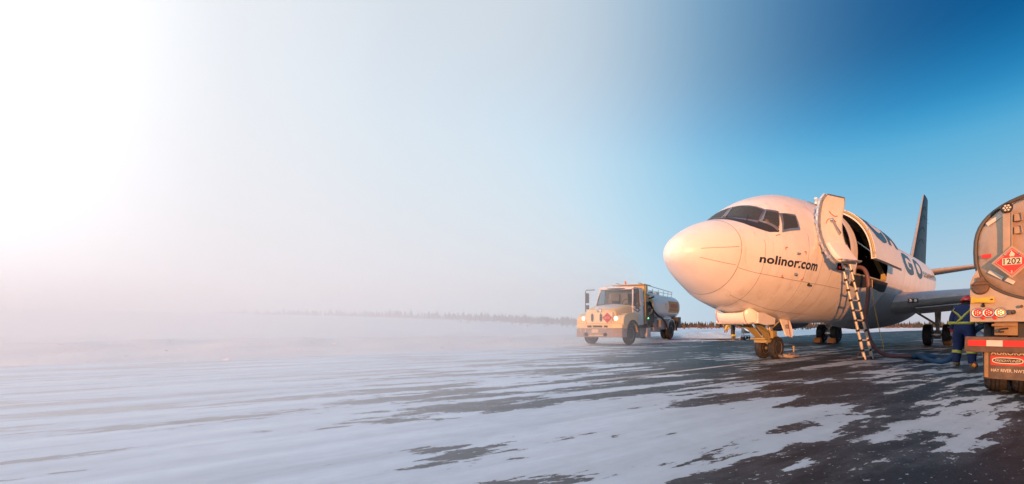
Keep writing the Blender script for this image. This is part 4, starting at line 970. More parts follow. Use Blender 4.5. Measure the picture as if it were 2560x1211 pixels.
for r_ in range(4):
    for i in range(NE): b_.f.append([r_ * NE + i, r_ * NE + (i + 1) % NE, (r_ + 1) * NE + (i + 1) % NE, (r_ + 1) * NE + i]); b_.mi.append(0)
b_.build('tank_shell', 'tank_alloy', tank, off=TO, smooth=50)
b_ = MB(); b_.tube([(EA + EA * 1.004 * sq(math.cos(2 * math.pi * i / NE)), .055, EZ + EB * 1.004 * sq(math.sin(2 * math.pi * i / NE))) for i in range(NE + 1)], .026, 8, caps=False); b_.build('head_ring', 'dark_grey', tank, off=TO)
for y_ in (1.5, 3.0, 4.5):
    b_ = MB(); b_.tube([(EA + EA * 1.003 * sq(math.cos(2 * math.pi * i / NE)), y_, EZ + EB * 1.003 * sq(math.sin(2 * math.pi * i / NE))) for i in range(NE + 1)], .018, 6, caps=False); b_.build('tank_band', 'tank_alloy', tank, off=TO)
# rollover rails and manholes along the top
b_ = MB()
for x in (.75, 1.75): b_.prism([(x - .02, .3, 2.66), (x - .02, 5.2, 2.66), (x - .02, 5.1, 2.98), (x - .02, .5, 2.98)], (0, 0, 0), (.04, 0, 0))
b_.build('rollover_rail', 'tank_alloy', tank, off=TO, smooth=0)
for y_ in (1.0, 2.7, 4.3): MB().lathe([(.28, 0), (.28, .14), (.2, .2), (0, .2)], (EA, y_, 2.7), (0, 0, 1), 20).build('manhole', 'bare_metal', tank, off=TO)
# rear skirt cut out below the tank
b_ = MB(); zb = 1.0
xs = [-.06, -.06, .03, .10] ; pts = [(-.06, zb), (2.56, zb), (2.56, 1.50), (2.50, 1.62)]
arc = [(EA + (EA + .02) * sq(math.cos(a_)), EZ + (EB + .02) * sq(math.sin(a_))) for a_ in [R(-22 - 136 * k / 24) for k in range(25)]]
pts = pts + arc + [(.02, 1.70), (-.035, 1.60), (-.06, 1.52)]
b_.prism([(x, -.02, z) for x, z in pts], (0, 0, 0), (0, .05, 0)); sk = b_.build('rear_skirt', 'cream_panel', tank, off=TO, smooth=0)
b_ = MB(); b_.box((-.045, 2.4, 1.28), (.03, 4.6, .5)); b_.box((1.25, 2.6, 1.02), (2.4, 5.0, .06)); b_.build('side_skirt', 'cream_panel', tank, off=TO, smooth=0)
# lamps
for k, (x, ring, mt, led) in enumerate(((.012, 'frame_metal', 'brake_red', 'led_red'), (.130, 'frame_metal', 'brake_red', 'led_red'), (.255, 'frame_metal', 'amber_lens', 'led_white'), (2.35, 'frame_metal', 'brake_red', 'led_red'), (2.47, 'frame_metal', 'brake_red', 'led_red'))):
    c = (x + .012, -.024, 1.118)
    lm = MB().lathe([(.050, 0), (.048, .016), (.035, .024), (0, .027)], c, (0, -1, 0), 24).build('tail_lamp' if k != 2 else 'reversing_lamp', mt, tank, off=TO)
    MB().lathe([(.050, 0), (.066, 0), (.068, .012), (.060, .024), (.050, .022)], c, (0, -1, 0), 24, closed=True).build('lamp_ring', ring, lm, off=TO)
    for dx, dz_ in ((0, 0), (-.022, .012), (.022, .012), (-.022, -.012), (.022, -.012), (0, .026), (0, -.026)):
        MB().lathe([(.0075, 0), (.006, .005), (0, .007)], (c[0] + dx, c[1] - .022, c[2] + dz_), (0, -1, 0), 8).build('led', led, lm, off=TO)
for x in (.082, .208): MB().lathe([(.026, 0), (.026, .006), (0, .010)], (x, -.022, 1.052), (0, -1, 0), 18).build('round_reflector', 'tape_red', tank, off=TO)
b_ = MB(); b_.box((.348, -.04, 1.12), (.05, .04, .06)); b_.lathe([(.025, 0), (.03, .03), (.02, .04), (0, .04)], (.375, -.035, 1.12), (.8, -.6, 0), 12); b_.build('backup_alarm', 'dark_grey', tank, off=TO, bevel=.006)
b_ = MB(); b_.tube([(.47, -.02, 1.19), (.47, -.07, 1.19)], .012, 8); b_.lathe([(.02, 0), (.02, .015), (0, .02)], (.47, -.07, 1.19), (0, -1, 0), 8); b_.build('skirt_bolt', 'rust_steel', tank, off=TO)
# plug flange and yellow pull handle
b_ = MB(); b_.lathe([(.098, 0), (.098, .02), (.085, .045), (.05, .05), (0, .05)], (.055, -.02, 1.46), (0, -1, 0), 26); b_.box((.055, -.075, 1.50), (.19, .03, .02)); b_.box((.055, -.06, 1.56), (.08, .03, .06)); b_.tube([(-.035, -.03, 1.50), (-.035, -.06, 1.44)], .012, 6); b_.build('drain_cap', 'rust_steel', sk, off=TO, bevel=.004)
b_ = MB(); b_.prism([(-.05, -.02, 1.245), (-.05, -.02, 1.335), (-.02, -.02, 1.33), (.0, -.02, 1.315), (.20, -.02, 1.325), (.20, -.02, 1.25), (.17, -.02, 1.245), (.0, -.02, 1.255)], (0, -.06, 0), (0, 0, 0)); yh = b_.build('wind_up_handle', 'yellow_paint', sk, off=TO, bevel=.008)
MB().lathe([(.012, 0), (.012, .02), (0, .02)], (.175, -.085, 1.29), (0, -1, 0), 10).build('handle_pin', 'ink', yh, off=TO)
b_ = MB(); b_.tube([(.085, -.03, 1.24), (.085, -.05, 1.20)], [.012, .02], 8); b_.build('pull_knob', 'black_paint', sk, off=TO)
# floodlight post on the head
b_ = MB(); b_.prism([(.285, -.13, 1.82), (.375, -.13, 1.82), (.375, -.13, 2.38), (.285, -.13, 2.38)], (0, 0, 0), (0, .05, 0)); b_.box((.375, -.105, 2.1), (.012, .09, .56)); b_.box((.33, -.05, 2.36), (.05, .14, .03)); b_.box((.33, -.05, 1.86), (.05, .14, .03)); po = b_.build('lamp_post', 'tank_alloy', tank, off=TO, bevel=.006)
b_ = MB(); b_.lathe([(.0, -.05), (.05, -.05), (.062, -.02), (.062, .035), (.055, .04), (.050, .03)], (.325, -.12, 2.44), (0, -1, 0), 24); fl = b_.build('flood_lamp', 'black_paint', tank, off=TO)
MB().lathe([(.051, .0), (.0, .002)], (.325, -.148, 2.44), (0, -1, 0), 20).build('lamp_lens', 'strut_metal', fl, off=TO)
for k in range(7):
    r_ = 0 if k == 6 else .032; a_ = k * math.pi / 3
    MB().lathe([(.013, 0), (.011, .006), (0, .009)], (.325 + r_ * math.cos(a_), -.150, 2.44 + r_ * math.sin(a_)), (0, -1, 0), 10).build('lamp_cell', 'placard_white', fl, off=TO)
for z in (2.16, 2.32):
    b_ = MB(); b_.tube([(.40, -.02, z + .045), (.47, -.10, z + .045), (.48, -.10, z - .045), (.40, -.02, z - .045)], .012, 6); b_.box((.435, -.075, z), (.07, .012, .09)); b_.build('hand_rung', 'tank_alloy', tank, off=TO)
b_ = MB(); b_.tube(smoothpath([(.37, -.10, 2.47), (.43, -.08, 2.52), (.52, -.06, 2.55), (.66, -.04, 2.62)], 5), .006, 6); b_.build('lamp_cable', 'black_rubber', tank, off=TO)
# reflective tape pieces
def tape(c, L, w, ang, mt):
    rot = Matrix.Rotation(R(-ang), 3, 'Y'); k_ = (abs((c[0] - EA) / EA) ** 2.7 + abs((c[1] - EZ) / EB) ** 2.7) ** (1 / 2.7); y_ = float(np.interp(k_, [q[0] for q in prof], [q[1] for q in prof]))
    MB().box((c[0], y_ - .018, c[1]), (L, .006, w), rot).build('reflective_tape', mt, tank, off=TO, smooth=0)
tape((.205, 2.345), .20, .045, 33, 'tape_white'); tape((.215, 1.615), .18, .045, -36, 'tape_white'); tape((.36, 1.52), .10, .045, -33, 'tape_white')
tape((.115, 1.872), .105, .05, 1, 'tape_red'); tape((.68, 1.86), .16, .05, 0, 'tape_red')
# hazard placard: holder, red diamond, number panel, flame, class digit
pc = Vector((.375, -.17, 1.750)); hp = .205
def dia(h, y0, y1, name, mt, par):
    b_ = MB(); b_.prism([(pc.x - h, 0, pc.z), (pc.x, 0, pc.z - h), (pc.x + h, 0, pc.z), (pc.x, 0, pc.z + h)], (0, pc.y + y1, 0), (0, pc.y + y0, 0)); return b_.build(name, mt, par, off=TO, smooth=0)
hol = dia(.205, 0, .015, 'placard_holder', 'tank_alloy', tank)
MB().box((pc.x, pc.y + .05, pc.z), (.10, .09, .10)).build('placard_bracket', 'tank_alloy', hol, off=TO, smooth=0)
pl = dia(.174, -.006, -.001, 'hazard_placard', 'placard_red', hol)
b_ = MB()
for a_ in range(4):
    p0 = Vector((.159 * math.cos(R(90 * a_)), 0, .159 * math.sin(R(90 * a_)))); p1 = Vector((.159 * math.cos(R(90 * a_ + 90)), 0, .159 * math.sin(R(90 * a_ + 90)))); b_.tube([pc + p0 + Vector((0, -.006, 0)), pc + p1 + Vector((0, -.006, 0))], .0022, 4)
b_.build('placard_border', 'placard_white', pl, off=TO)
MB().box((pc.x, pc.y - .009, pc.z + .005), (.19, .004, .086)).build('number_panel', 'placard_white', pl, off=TO, smooth=0)
vs, fs = lettering('1202', .102, .002, 1.0, width=.168); b_ = MB(); b_.add([(pc.x - .084 + x, pc.y - .0125, pc.z - .029 + y) for x, y, _ in vs], fs); b_.build('placard_number', 'ink', pl, off=TO, smooth=0, fix=False)
vs, fs = lettering('3', .042, .001); b_ = MB(); b_.add([(pc.x - .012 + x, pc.y - .0075, pc.z - .140 + y) for x, y, _ in vs], fs); b_.build('class_digit', 'placard_white', pl, off=TO, smooth=0, fix=False)
b_ = MB(); fl_ = [(-.008, 0), (-.022, .004), (-.033, .022), (-.030, .040), (-.024, .032), (-.022, .050), (-.010, .072), (-.006, .092), (.004, .070), (.012, .052), (.018, .062), (.024, .040), (.031, .046), (.033, .022), (.022, .004), (.008, 0), (.0, .012)]
b_.add([(pc.x + x * .8, pc.y - .0075, pc.z + .064 + z * .9) for x, z in fl_], [(k, k + 1, 16) for k in range(15)] + []); b_.box((pc.x, pc.y - .0075, pc.z + .052), (.05, .002, .004)); b_.build('flame_symbol', 'placard_white', pl, off=TO, smooth=0)
for s_ in (-1, 1):
    b_ = MB(); b_.tube([(pc.x + s_ * .06, pc.y - .01, pc.z + .108), (pc.x + s_ * .08, pc.y - .02, pc.z + .092), (pc.x + s_ * .068, pc.y - .02, pc.z + .08), (pc.x + s_ * .048, pc.y - .012, pc.z + .096)], .005, 5); b_.build('placard_clip', 'frame_metal', hol, off=TO)
# frame, bumper, hook, mud flap
b_ = MB(); b_.box((.32, .10, .905), (.24, .10, .17)); b_.box((.30, .03, .955), (.26, .05, .03)); b_.build('bumper_bracket', 'bracket_brown', tank, off=TO, bevel=.006)
b_ = MB(); b_.box((1.25, 2.6, .86), (.9, 5.4, .22)); b_.box((1.25, .32, .88), (1.6, .12, .2)); b_.build('chassis_frame', 'black_paint', tank, off=TO, smooth=0)
b_ = MB(); b_.tube(smoothpath([(.34, .04, .91), (.27, -.0, .90), (.245, -.01, .88), (.26, -.01, .865), (.30, 0, .868)], 5), .012, 6); b_.build('tow_hook', 'black_paint', tank, off=TO)
b_ = MB(); b_.prism([(-.125, 0, .595), (2.62, 0, .595), (2.62, 0, .80), (-.115, 0, .80)], (0, -.06, 0), (0, .06, 0)); bu_ = b_.build('rear_bumper', 'rust_steel', tank, off=TO, bevel=.012)
for (x0, x1, mt) in ((-.085, .115, 'tape_red'), (.117, .285, 'tape_white'), (.287, .56, 'tape_red'), (.562, .74, 'tape_white'), (.742, 1.1, 'tape_red')):
    MB().box(((x0 + x1) / 2, -.064, .716), (x1 - x0, .006, .078)).build('reflective_tape', mt, bu_, off=TO, smooth=0)
b_ = MB(); fp = [(.075, .60), (.66, .60), (.66, .28), (.61, .245), (.13, .245), (.085, .285)]; b_.prism([(x, .02, z) for x, z in fp], (0, -.008, 0), (0, .008, 0)); mf = b_.build('mud_flap', 'flap_brown', tank, off=TO, smooth=0)
MB().box((.115, -.0, .43), (.045, .03, .34)).build('flap_stiffener', 'bracket_brown', mf, off=TO, bevel=.005)
FY = .0115
def flat_text(txt, x0, x1, z, h, mt, nm, bold=.0, y_=FY, par=mf):
    vs, fs = lettering(txt, h / .69, bold, 1.0, width=x1 - x0); b_ = MB(); b_.add([(x0 + x, y_, z + y) for x, y, _ in vs], fs); return b_.build(nm, mt, par, off=TO, smooth=0, fix=False)
flat_text('AURORA', .165, .505, .565, .055, 'placard_white', 'flap_lettering', .0)
MB().box((.335, .0105, .490), (.35, .003, .125)).build('flap_emblem_panel', 'placard_red', mf, off=TO, smooth=0)
def oval(cx, cz, rx, rz, y_, nm, mt):
    b_ = MB(); n_ = 32; vs = []
    for k in range(n_):
        a_ = 2 * math.pi * k / n_; e_ = .6; vs.append((cx + rx * math.copysign(abs(math.cos(a_)) ** e_, math.cos(a_)), y_, cz + rz * math.copysign(abs(math.sin(a_)) ** .8, math.sin(a_))))
    b_.add(vs, [list(range(n_))]); return b_.build(nm, mt, mf, off=TO, smooth=0)
oval(.335, .490, .160, .042, .0065, 'emblem_border', 'placard_white'); oval(.335, .490, .149, .031, .0045, 'emblem_field', 'ink')
flat_text('FREIGHTLINER', .205, .465, .474, .031, 'placard_white', 'emblem_lettering', .0, .0025)
vv = bpy.data.objects['emblem_lettering'].data
for v in vv.vertices: v.co.x += (v.co.z - .48) * .3
flat_text('HAY RIVER, NWT', .165, .505, .340, .040, 'placard_white', 'flap_lettering', .0)
for x in (.42, .98, 1.75, 2.3):
    pass
for x in (.36, 2.14):
    for y_ in (.72, 1.95):
        for dx in (-.15, .15): wheel(tank, (x + dx, y_, .52), .52, .27, TO, (1, 0, 0), 'frame_metal')
wheel(tank, (.30, 6.4, .52), .52, .29, TO, (1, 0, 0)); wheel(tank, (2.2, 6.4, .52), .52, .29, TO, (1, 0, 0))
b_ = MB(); b_.box((1.25, 6.6, 1.55), (2.3, 1.7, 1.5)); b_.box((1.25, 6.45, 2.55), (2.15, 1.5, .6)); b_.box((1.25, 8.1, 1.25), (2.0, 1.5, .9)); b_.build('cab', 'truck_white', tank, off=TO, bevel=.08)
b_ = MB(); b_.tube([(.36, .72, .52), (2.14, .72, .52)], .09, 12); b_.tube([(.36, 1.95, .52), (2.14, 1.95, .52)], .09, 12); b_.build('rear_axle', 'black_paint', tank, off=TO)

# ================================================================ fuel truck across the apron, facing the camera
FH = R(15)
ft = empty('fuel_truck', (-3.45 - 1.10 * math.cos(FH) + .0, 18.25 + 1.10 * math.sin(FH), .02), (R(.9), 0, -FH))   # local: x to its left side (picture right), y to its rear
tag(ft, 'white and yellow fuel truck with headlights on facing the camera', 'truck')
# origin under the front axle
def sec_loft(secs, nm, mt, par, smooth=40, bevel=0, caps=True):
    b_ = MB(); n_ = len(secs[0]); b_.v = [q for s_ in secs for q in s_]
    for i in range(len(secs) - 1):
        for k in range(n_): b_.f.append((i * n_ + k, i * n_ + (k + 1) % n_, (i + 1) * n_ + (k + 1) % n_, (i + 1) * n_ + k)); b_.mi.append(0)
    if caps: b_.f += [list(range(n_)), [(len(secs) - 1) * n_ + k for k in range(n_)]]; b_.mi += [0, 0]
    return b_.build(nm, mt, par, smooth=smooth, bevel=bevel)
# hood: front low and rounded, rising to the cowl
def hoodsec(y, w, zb, zt, r=.16):
    return [(-w, y, zb), (-w, y, zt - r), (-w + r * .35, y, zt - r * .3), (-w + r, y, zt), (0, y, zt + .04), (w - r, y, zt), (w - r * .35, y, zt - r * .3), (w, y, zt - r), (w, y, zb)]
ho = sec_loft([hoodsec(-.98, .62, 1.02, 1.60), hoodsec(-.86, .80, 1.0, 1.70), hoodsec(-.3, .93, 1.0, 1.83), hoodsec(.45, 1.0, 1.0, 1.95)], 'hood', 'truck_yellow', ft)
sec_loft([[(x * .92, y, z + .012) for x, y, z in hoodsec(y0, w, zt - .12, zt, .14)] for y0, w, zt in ((-.80, .62, 1.715), (-.3, .74, 1.835), (.44, .82, 1.955))], 'hood_top_stripe', 'truck_white', ho)
for s_ in (-1, 1):
    # fender: arch over the wheel merging with the hood, yellow front
    b_ = MB(); arc = [(.60 * math.cos(R(a_)), .60 * math.sin(R(a_))) for a_ in range(168, 5, -9)]
    outer = [(-.98, .98), (-.96, 1.22), (-.80, 1.42), (-.45, 1.52), (.1, 1.56), (.60, 1.50), (.66, .66)]
    poly_ = [(a_[0], .52 + a_[1]) for a_ in arc] + outer[::-1]
    b_.prism([(s_ * .72, y, z) for y, z in poly_], (0, 0, 0), (s_ * .50, 0, 0)); b_.build('fender', 'truck_yellow', ft, smooth=0, bevel=.05)
    b_ = MB(); b_.prism([(s_ * 1.19, y * 1.0, z) for y, z in [(.60 * math.cos(R(a_)), .52 + .60 * math.sin(R(a_))) for a_ in range(165, 8, -8)] + [(.68 * math.cos(R(a_)), .52 + .68 * math.sin(R(a_))) for a_ in range(8, 166, 8)]], (0, 0, 0), (s_ * .06, 0, 0)); b_.build('fender_flare', 'black_rubber', ft, smooth=0)
    hl = MB(); hl.grid(lambda u, v: Vector((s_ * (.72 + .42 * u), -.995 + .20 * u ** 2, 1.16 + .21 * v + .04 * u * (1 - v))), 8, 4); h_o = hl.build('headlight', 'lens_clear', ft)
    MB().lathe([(.0, .03), (.07, .02), (.085, -.02)], (s_ * .83, -1.0, 1.265), (0, -1, 0), 16).build('headlight_bulb', 'headlight_on', h_o)
    MB().box((s_ * .705, -1.0, 1.25), (.06, .03, .15)).build('corner_reflector', 'tape_red', h_o)
    wheel(ft, (s_ * 1.02, 0, .52), .52, .29, None, (1, 0, 0), 'frame_metal')
    for dx in (0, -.32):
        wheel(ft, (s_ * (1.06 + dx), 5.6, .52), .52, .27, None, (1, 0, 0), 'frame_metal')
    # mirrors on tubular brackets
    b_ = MB(); b_.tube([(s_ * 1.02, .35, 2.72), (s_ * 1.42, .18, 2.70), (s_ * 1.45, .18, 2.62), (s_ * 1.46, .18, 1.62), (s_ * 1.40, .2, 1.58), (s_ * 1.02, .45, 1.75)], .022, 8); mo = b_.build('mirror_bracket', 'black_paint', ft)
    MB().box((s_ * 1.36, .20, 2.30), (.17, .07, .50)).build('mirror', 'black_paint', mo, bevel=.025); MB().box((s_ * 1.36, .20, 1.84), (.17, .07, .22)).build('convex_mirror', 'black_paint', mo, bevel=.025)
    MB().box((s_ * 1.36, .241, 2.30), (.13, .006, .44)).build('mirror_glass', 'lens_clear', mo)
# cold-weather grille cover with two vents and a placard
gcov = MB(); gcov.slab(lambda u, v: Vector(((-.70 + 1.40 * u) * (1 - .12 * (1 - v) ** 3), -1.035 - .03 * math.sin(math.pi * u), 1.05 + .50 * v)), lambda u, v: Vector(((-.70 + 1.40 * u) * (1 - .12 * (1 - v) ** 3), -.95, 1.05 + .50 * v)), 12, 8); gc = gcov.build('grille_cover', 'cover_cream', ft, smooth=30)
for x in (-.33, .12):
    b_ = MB(); n_ = 20; b_.add([(x + .07 * math.cos(2 * math.pi * k / n_), -1.072, 1.31 + .19 * math.copysign(abs(math.sin(2 * math.pi * k / n_)) ** .7, math.sin(2 * math.pi * k / n_))) for k in range(n_)], [list(range(n_))]); v_o = b_.build('cover_vent', 'ink', gc, smooth=0)
    for k in range(4): MB().box((x, -1.078, 1.17 + k * .09), (.11, .006, .02)).build('vent_slat', 'box_grey', v_o)
b_ = MB(); h_ = .24; b_.prism([(.45 - h_, 0, 1.30), (.45, 0, 1.30 - h_), (.45 + h_, 0, 1.30), (.45, 0, 1.30 + h_)], (0, -1.09, 0), (0, -1.075, 0)); pl2 = b_.build('hazard_placard', 'placard_red', gc, smooth=0)
MB().box((.45, -1.093, 1.30), (.24, .004, .10)).build('number_panel', 'placard_white', pl2)
vs, fs = lettering('1863', .12, .004, 1.0, width=.21); b_ = MB(); b_.add([(.345 + x, -1.097, 1.26 + y) for x, y, _ in vs], fs); b_.build('placard_number', 'placard_red', pl2, smooth=0, fix=False)
MB().lathe([(.0, .02), (.10, .015), (.12, 0)], (0, -1.02, 1.625), (0, -1, 0), 20).build('hood_badge', 'frame_metal', ho)
# bumper
bf = MB(); pb = [(-1.22, -.62), (-1.18, -1.02), (-.75, -1.16), (.75, -1.16), (1.18, -1.02), (1.22, -.62)]
bf.prism([(x, y, 0) for x, y in pb], (0, 0, .80), (0, 0, 1.04)); bfo = bf.build('bumper_valance', 'truck_yellow', ft, smooth=0, bevel=.03)
for (x, w_) in ((-.42, .22), (0, .48), (.42, .18)): MB().box((x, -1.163, .90), (w_, .012, .09)).build('air_slot', 'ink', bfo)
bl = MB(); bl.prism([(x * 1.01, y - .02, 0) for x, y in pb], (0, 0, .40), (0, 0, .795)); blo = bl.build('front_bumper', 'bumper_grey', ft, smooth=0, bevel=.025)
MB().box((-.12, -1.185, .69), (.34, .012, .16)).build('number_plate', 'placard_white', blo, bevel=.003)
for x in (-.85, -.62): MB().box((x, -1.185, .71), (.05, .015, .15)).build('marker_plate', 'tape_white', blo)
MB().lathe([(.10, 0), (.09, .03), (0, .035)], (-.58, -1.18, .53), (0, -1, 0), 16).build('fog_lamp', 'ink', blo); MB().lathe([(.09, 0), (.08, .03), (0, .035)], (.40, -1.18, .53), (0, -1, 0), 16).build('fog_lamp', 'ink', blo)
MB().tube([(-.42, -1.2, .49), (.32, -1.2, .49)], .022, 8).build('tow_bar_pin', 'truck_yellow', blo)
# cab shell with real openings
cab = MB()
zs, zr = 1.10, 2.88
def cab_frame(y, w, z0, z1): return [(-w, y, z0), (-w, y, z1), (w, y, z1), (w, y, z0)]
cab.box((0, 1.05, 1.42), (2.10, 1.25, .98)); cab.box((0, 1.20, 2.80), (1.92, 1.10, .14)); cab.box((0, 1.70, 2.20), (2.0, .08, 1.2)); cabo = cab.build('cab_body', 'truck_white', ft, bevel=.05)
for s_ in (-1, 1):
    b_ = MB(); b_.tube([(s_ * 1.0, .44, 1.92), (s_ * .90, .72, 2.80)], .045, 8); b_.tube([(s_ * .90, .72, 2.80), (s_ * .92, 1.7, 2.80)], .05, 8); b_.build('windscreen_pillar', 'truck_white', cabo)
    b_ = MB(); b_.prism([(s_ * 1.035, 1.28, 1.92), (s_ * 1.035, 1.70, 1.92), (s_ * .96, 1.70, 2.78), (s_ * .96, 1.28, 2.78)], (-.02, 0, 0), (.02, 0, 0)); b_.build('rear_quarter', 'truck_white', cabo, smooth=0)
    b_ = MB(); b_.add([(s_ * 1.03, .52, 1.92), (s_ * 1.03, 1.27, 1.92), (s_ * .95, 1.27, 2.74), (s_ * .93, .78, 2.74)], [(0, 1, 2, 3)]); sg = b_.build('side_window', 'cab_glass', cabo, smooth=0)
    MB().tube([(s_ * 1.035, .50, 1.90), (s_ * 1.035, 1.29, 1.90), (s_ * .955, 1.29, 2.76), (s_ * .925, .76, 2.76), (s_ * 1.035, .50, 1.90)], .018, 6).build('window_seal', 'black_rubber', sg)
    MB().box((s_ * 1.06, 1.15, 1.70), (.03, .16, .05)).build('door_handle', 'black_paint', cabo)
    MB().box((s_ * 1.056, .95, 1.40), (.012, .9, .02)).build('door_stripe', 'truck_yellow', cabo)
ws_ = MB().grid(lambda u, v: Vector(((-.96 + 1.92 * u) * (1 - .07 * v), .43 + .30 * v - .07 * math.sin(math.pi * u), 1.95 + .83 * v)), 10, 4).build('windscreen', 'cab_glass', ft)
rimp = [Vector(((-.96 + 1.92 * u) * (1 - .07 * v), .43 + .30 * v - .07 * math.sin(math.pi * u) - .01, 1.95 + .83 * v)) for u, v in [(k / 10, 0) for k in range(11)] + [(1, k / 4) for k in range(1, 5)] + [(1 - k / 10, 1) for k in range(1, 11)] + [(0, 1 - k / 4) for k in range(1, 5)]]
MB().tube(rimp, .03, 6).build('windscreen_seal', 'black_rubber', ws_)
MB().box((0, .5, 1.94), (1.9, .18, .05)).build('cowl', 'black_paint', ft)
MB().tube([(-.5, .40, 1.97), (.25, .42, 2.02)], .012, 5).build('wiper', 'black_paint', ws_)
for x in (-.62, -.2, .2, .62): MB().box((x, .80, 2.885), (.10, .06, .035)).build('roof_marker_lamp', 'orange_paint', cabo, bevel=.01)
# seats, wheel, hi-vis jacket
for x, mt in ((-.45, 'seat_cloth'), (.48, 'seat_cloth')):
    b_ = MB(); b_.box((x, 1.25, 1.95), (.46, .45, .18)); b_.box((x, 1.45, 2.28), (.44, .12, .62)); b_.build('seat', mt, cabo, bevel=.05)
MB().box((-.42, 1.33, 2.40), (.46, .10, .42)).build('seat_jacket', 'seat_tan', cabo, bevel=.08)
MB().tube([(.48 + .21 * math.cos(R(a_)), .82 + .08 * math.sin(R(a_)), 2.08 + .18 * math.sin(R(a_))) for a_ in range(0, 361, 20)], .016, 6, caps=False).build('steering_wheel', 'black_paint', cabo)
MB().box((0, .72, 1.92), (1.8, .3, .12)).build('dashboard', 'dark_grey', cabo, bevel=.03)
# chassis, tank, pumping cabinet
b_ = MB(); b_.box((-.42, 3.4, .86), (.10, 7.2, .24)); b_.box((.42, 3.4, .86), (.10, 7.2, .24)); b_.box((0, 5.6, .55), (1.9, .22, .22)); b_.box((0, 0, .55), (1.8, .2, .2)); b_.build('chassis_frame', 'black_paint', ft, smooth=0)
b_ = MB(); NT = 36; tsec = []
for (y_, k_) in ((2.75, .2), (2.70, .6), (2.74, .9), (2.85, 1.0), (7.3, 1.0), (7.42, .9), (7.46, .5), (7.46, .1)):
    tsec.append([(1.18 * k_ * math.copysign(abs(math.cos(a_)) ** .8, math.cos(a_)), y_, 2.0 + .78 * k_ * math.copysign(abs(math.sin(a_)) ** .8, math.sin(a_))) for a_ in [2 * math.pi * i / NT for i in range(NT)]])
tk = sec_loft(tsec, 'tank', 'truck_white', ft, 40)
# painted shield panel and lettering on the flank
b_ = MB(); b_.grid(lambda u, v: Vector((1.188 * abs(math.cos(R(-22 + 44 * v))) ** .8, 5.2 + 1.9 * u, 2.0 + .782 * math.copysign(abs(math.sin(R(-22 + 44 * v))) ** .8, math.sin(R(-22 + 44 * v))))), 6, 8); b_.build('tank_panel', 'seat_tan', tk)
b_ = MB(); b_.box((1.192, 6.1, 1.82), (.008, 1.6, .05)); b_.build('tank_stripe', 'red_paint', tk)
vs, fs = lettering('AURORA', .36, .01, 1.0, width=1.3); b_ = MB(); b_.add([(1.196 - .02 * abs(y - .12), 5.45 + x, 1.95 + y) for x, y, _ in vs], fs); b_.build('tank_lettering', 'tape_red', tk, smooth=0, fix=False)
b_ = MB(); b_.lathe([(.0, .012), (.20, .010), (.20, 0)], (1.18, 4.7, 2.0), (1, 0, 0), 20); b_.build('tank_emblem', 'truck_yellow', tk)
# yellow hoop and header box
b_ = MB(); hoop = [(1.20 * math.cos(R(a_)), 2.55, 1.98 + .80 * math.copysign(abs(math.sin(R(a_))) ** .8, math.sin(R(a_)))) for a_ in range(-30, 211, 10)]; b_.tube(hoop, .05, 8); b_.build('hoop', 'truck_yellow', ft)
b_ = MB(); b_.box((.15, 2.35, 2.88), (1.5, .5, .36)); hb = b_.build('header_box', 'truck_yellow', ft, bevel=.03); 
b_ = MB(); b_.box((0, 2.35, 3.10), (2.0, .9, .03)); b_.build('deck_plate', 'truck_yellow', hb)
for y_ in (2.95, 3.9, 4.8, 5.7, 6.5, 7.2):
    for s_ in (-.62, .62): MB().tube([(s_, y_, 2.70), (s_ * 1.05, y_, 3.02)], .02, 6).build('rail_post', 'frame_metal', tk)
for s_ in (-.65, .65):
    MB().tube([(s_, 1.9, 3.18), (s_, 2.6, 3.16), (s_, 7.3, 3.02)], .022, 6).build('top_rail', 'frame_metal', tk); MB().tube([(s_, 2.9, 2.88), (s_, 7.3, 2.88)], .016, 6).build('mid_rail', 'frame_metal', tk)
for y_ in (3.6, 5.0, 6.0): MB().lathe([(.22, 0), (.22, .14), (.12, .2), (0, .2)], (0, y_, 2.76), (0, 0, 1), 16).build('manhole', 'frame_metal', tk)
b_ = MB(); b_.lathe([(.05, 0), (.05, .14), (.03, .18), (0, .18)], (-.1, 1.9, 3.12), (0, 0, 1), 12); b_.build('roof_beacon', 'orange_paint', hb)
b_ = MB(); b_.tube([(1.02, 1.95, 1.0), (1.02, 1.95, 2.5), (1.06, 1.95, 3.02)], .06, 10); b_.build('exhaust_stack', 'primer', ft); b_ = MB(); b_.tube([(.98, 2.2, 1.2), (1.0, 2.2, 2.45), (.9, 2.2, 2.7)], .03, 8); b_.build('vent_pipe', 'truck_yellow', ft)
b_ = MB(); b_.box((.82, 2.55, 1.62), (.56, .9, 1.1)); cb = b_.build('pump_cabinet', 'dark_grey', ft, bevel=.02)
for k, (y_, z_) in enumerate(((2.25, 1.9), (2.5, 1.9), (2.75, 1.9), (2.35, 1.55))): MB().lathe([(.08, 0), (.08, .02), (0, .025)], (1.10, y_, z_), (1, 0, 0), 14).build('gauge', 'box_grey', cb)
MB().lathe([(.035, 0), (.03, .03), (0, .04)], (1.10, 2.15, 1.28), (1, 0, 0), 10).build('green_lamp', 'green_led', cb)
b_ = MB(); b_.lathe([(.30, -.2), (.30, -.16), (.16, -.15), (.16, .15), (.30, .16), (.30, .2)], (.80, 3.45, 1.05), (1, 0, 0), 22); b_.build('hose_reel', 'box_grey', ft)
b_ = MB(); b_.box((.85, 4.35, .92), (.5, .75, .6)); b_.box((.9, 3.4, .66), (.45, 1.0, .22)); b_.build('side_locker', 'box_grey', ft, bevel=.02)
b_ = MB(); b_.box((.92, 2.2, .52), (.40, .5, .5)); b_.build('step_box', 'frame_metal', ft, bevel=.02)
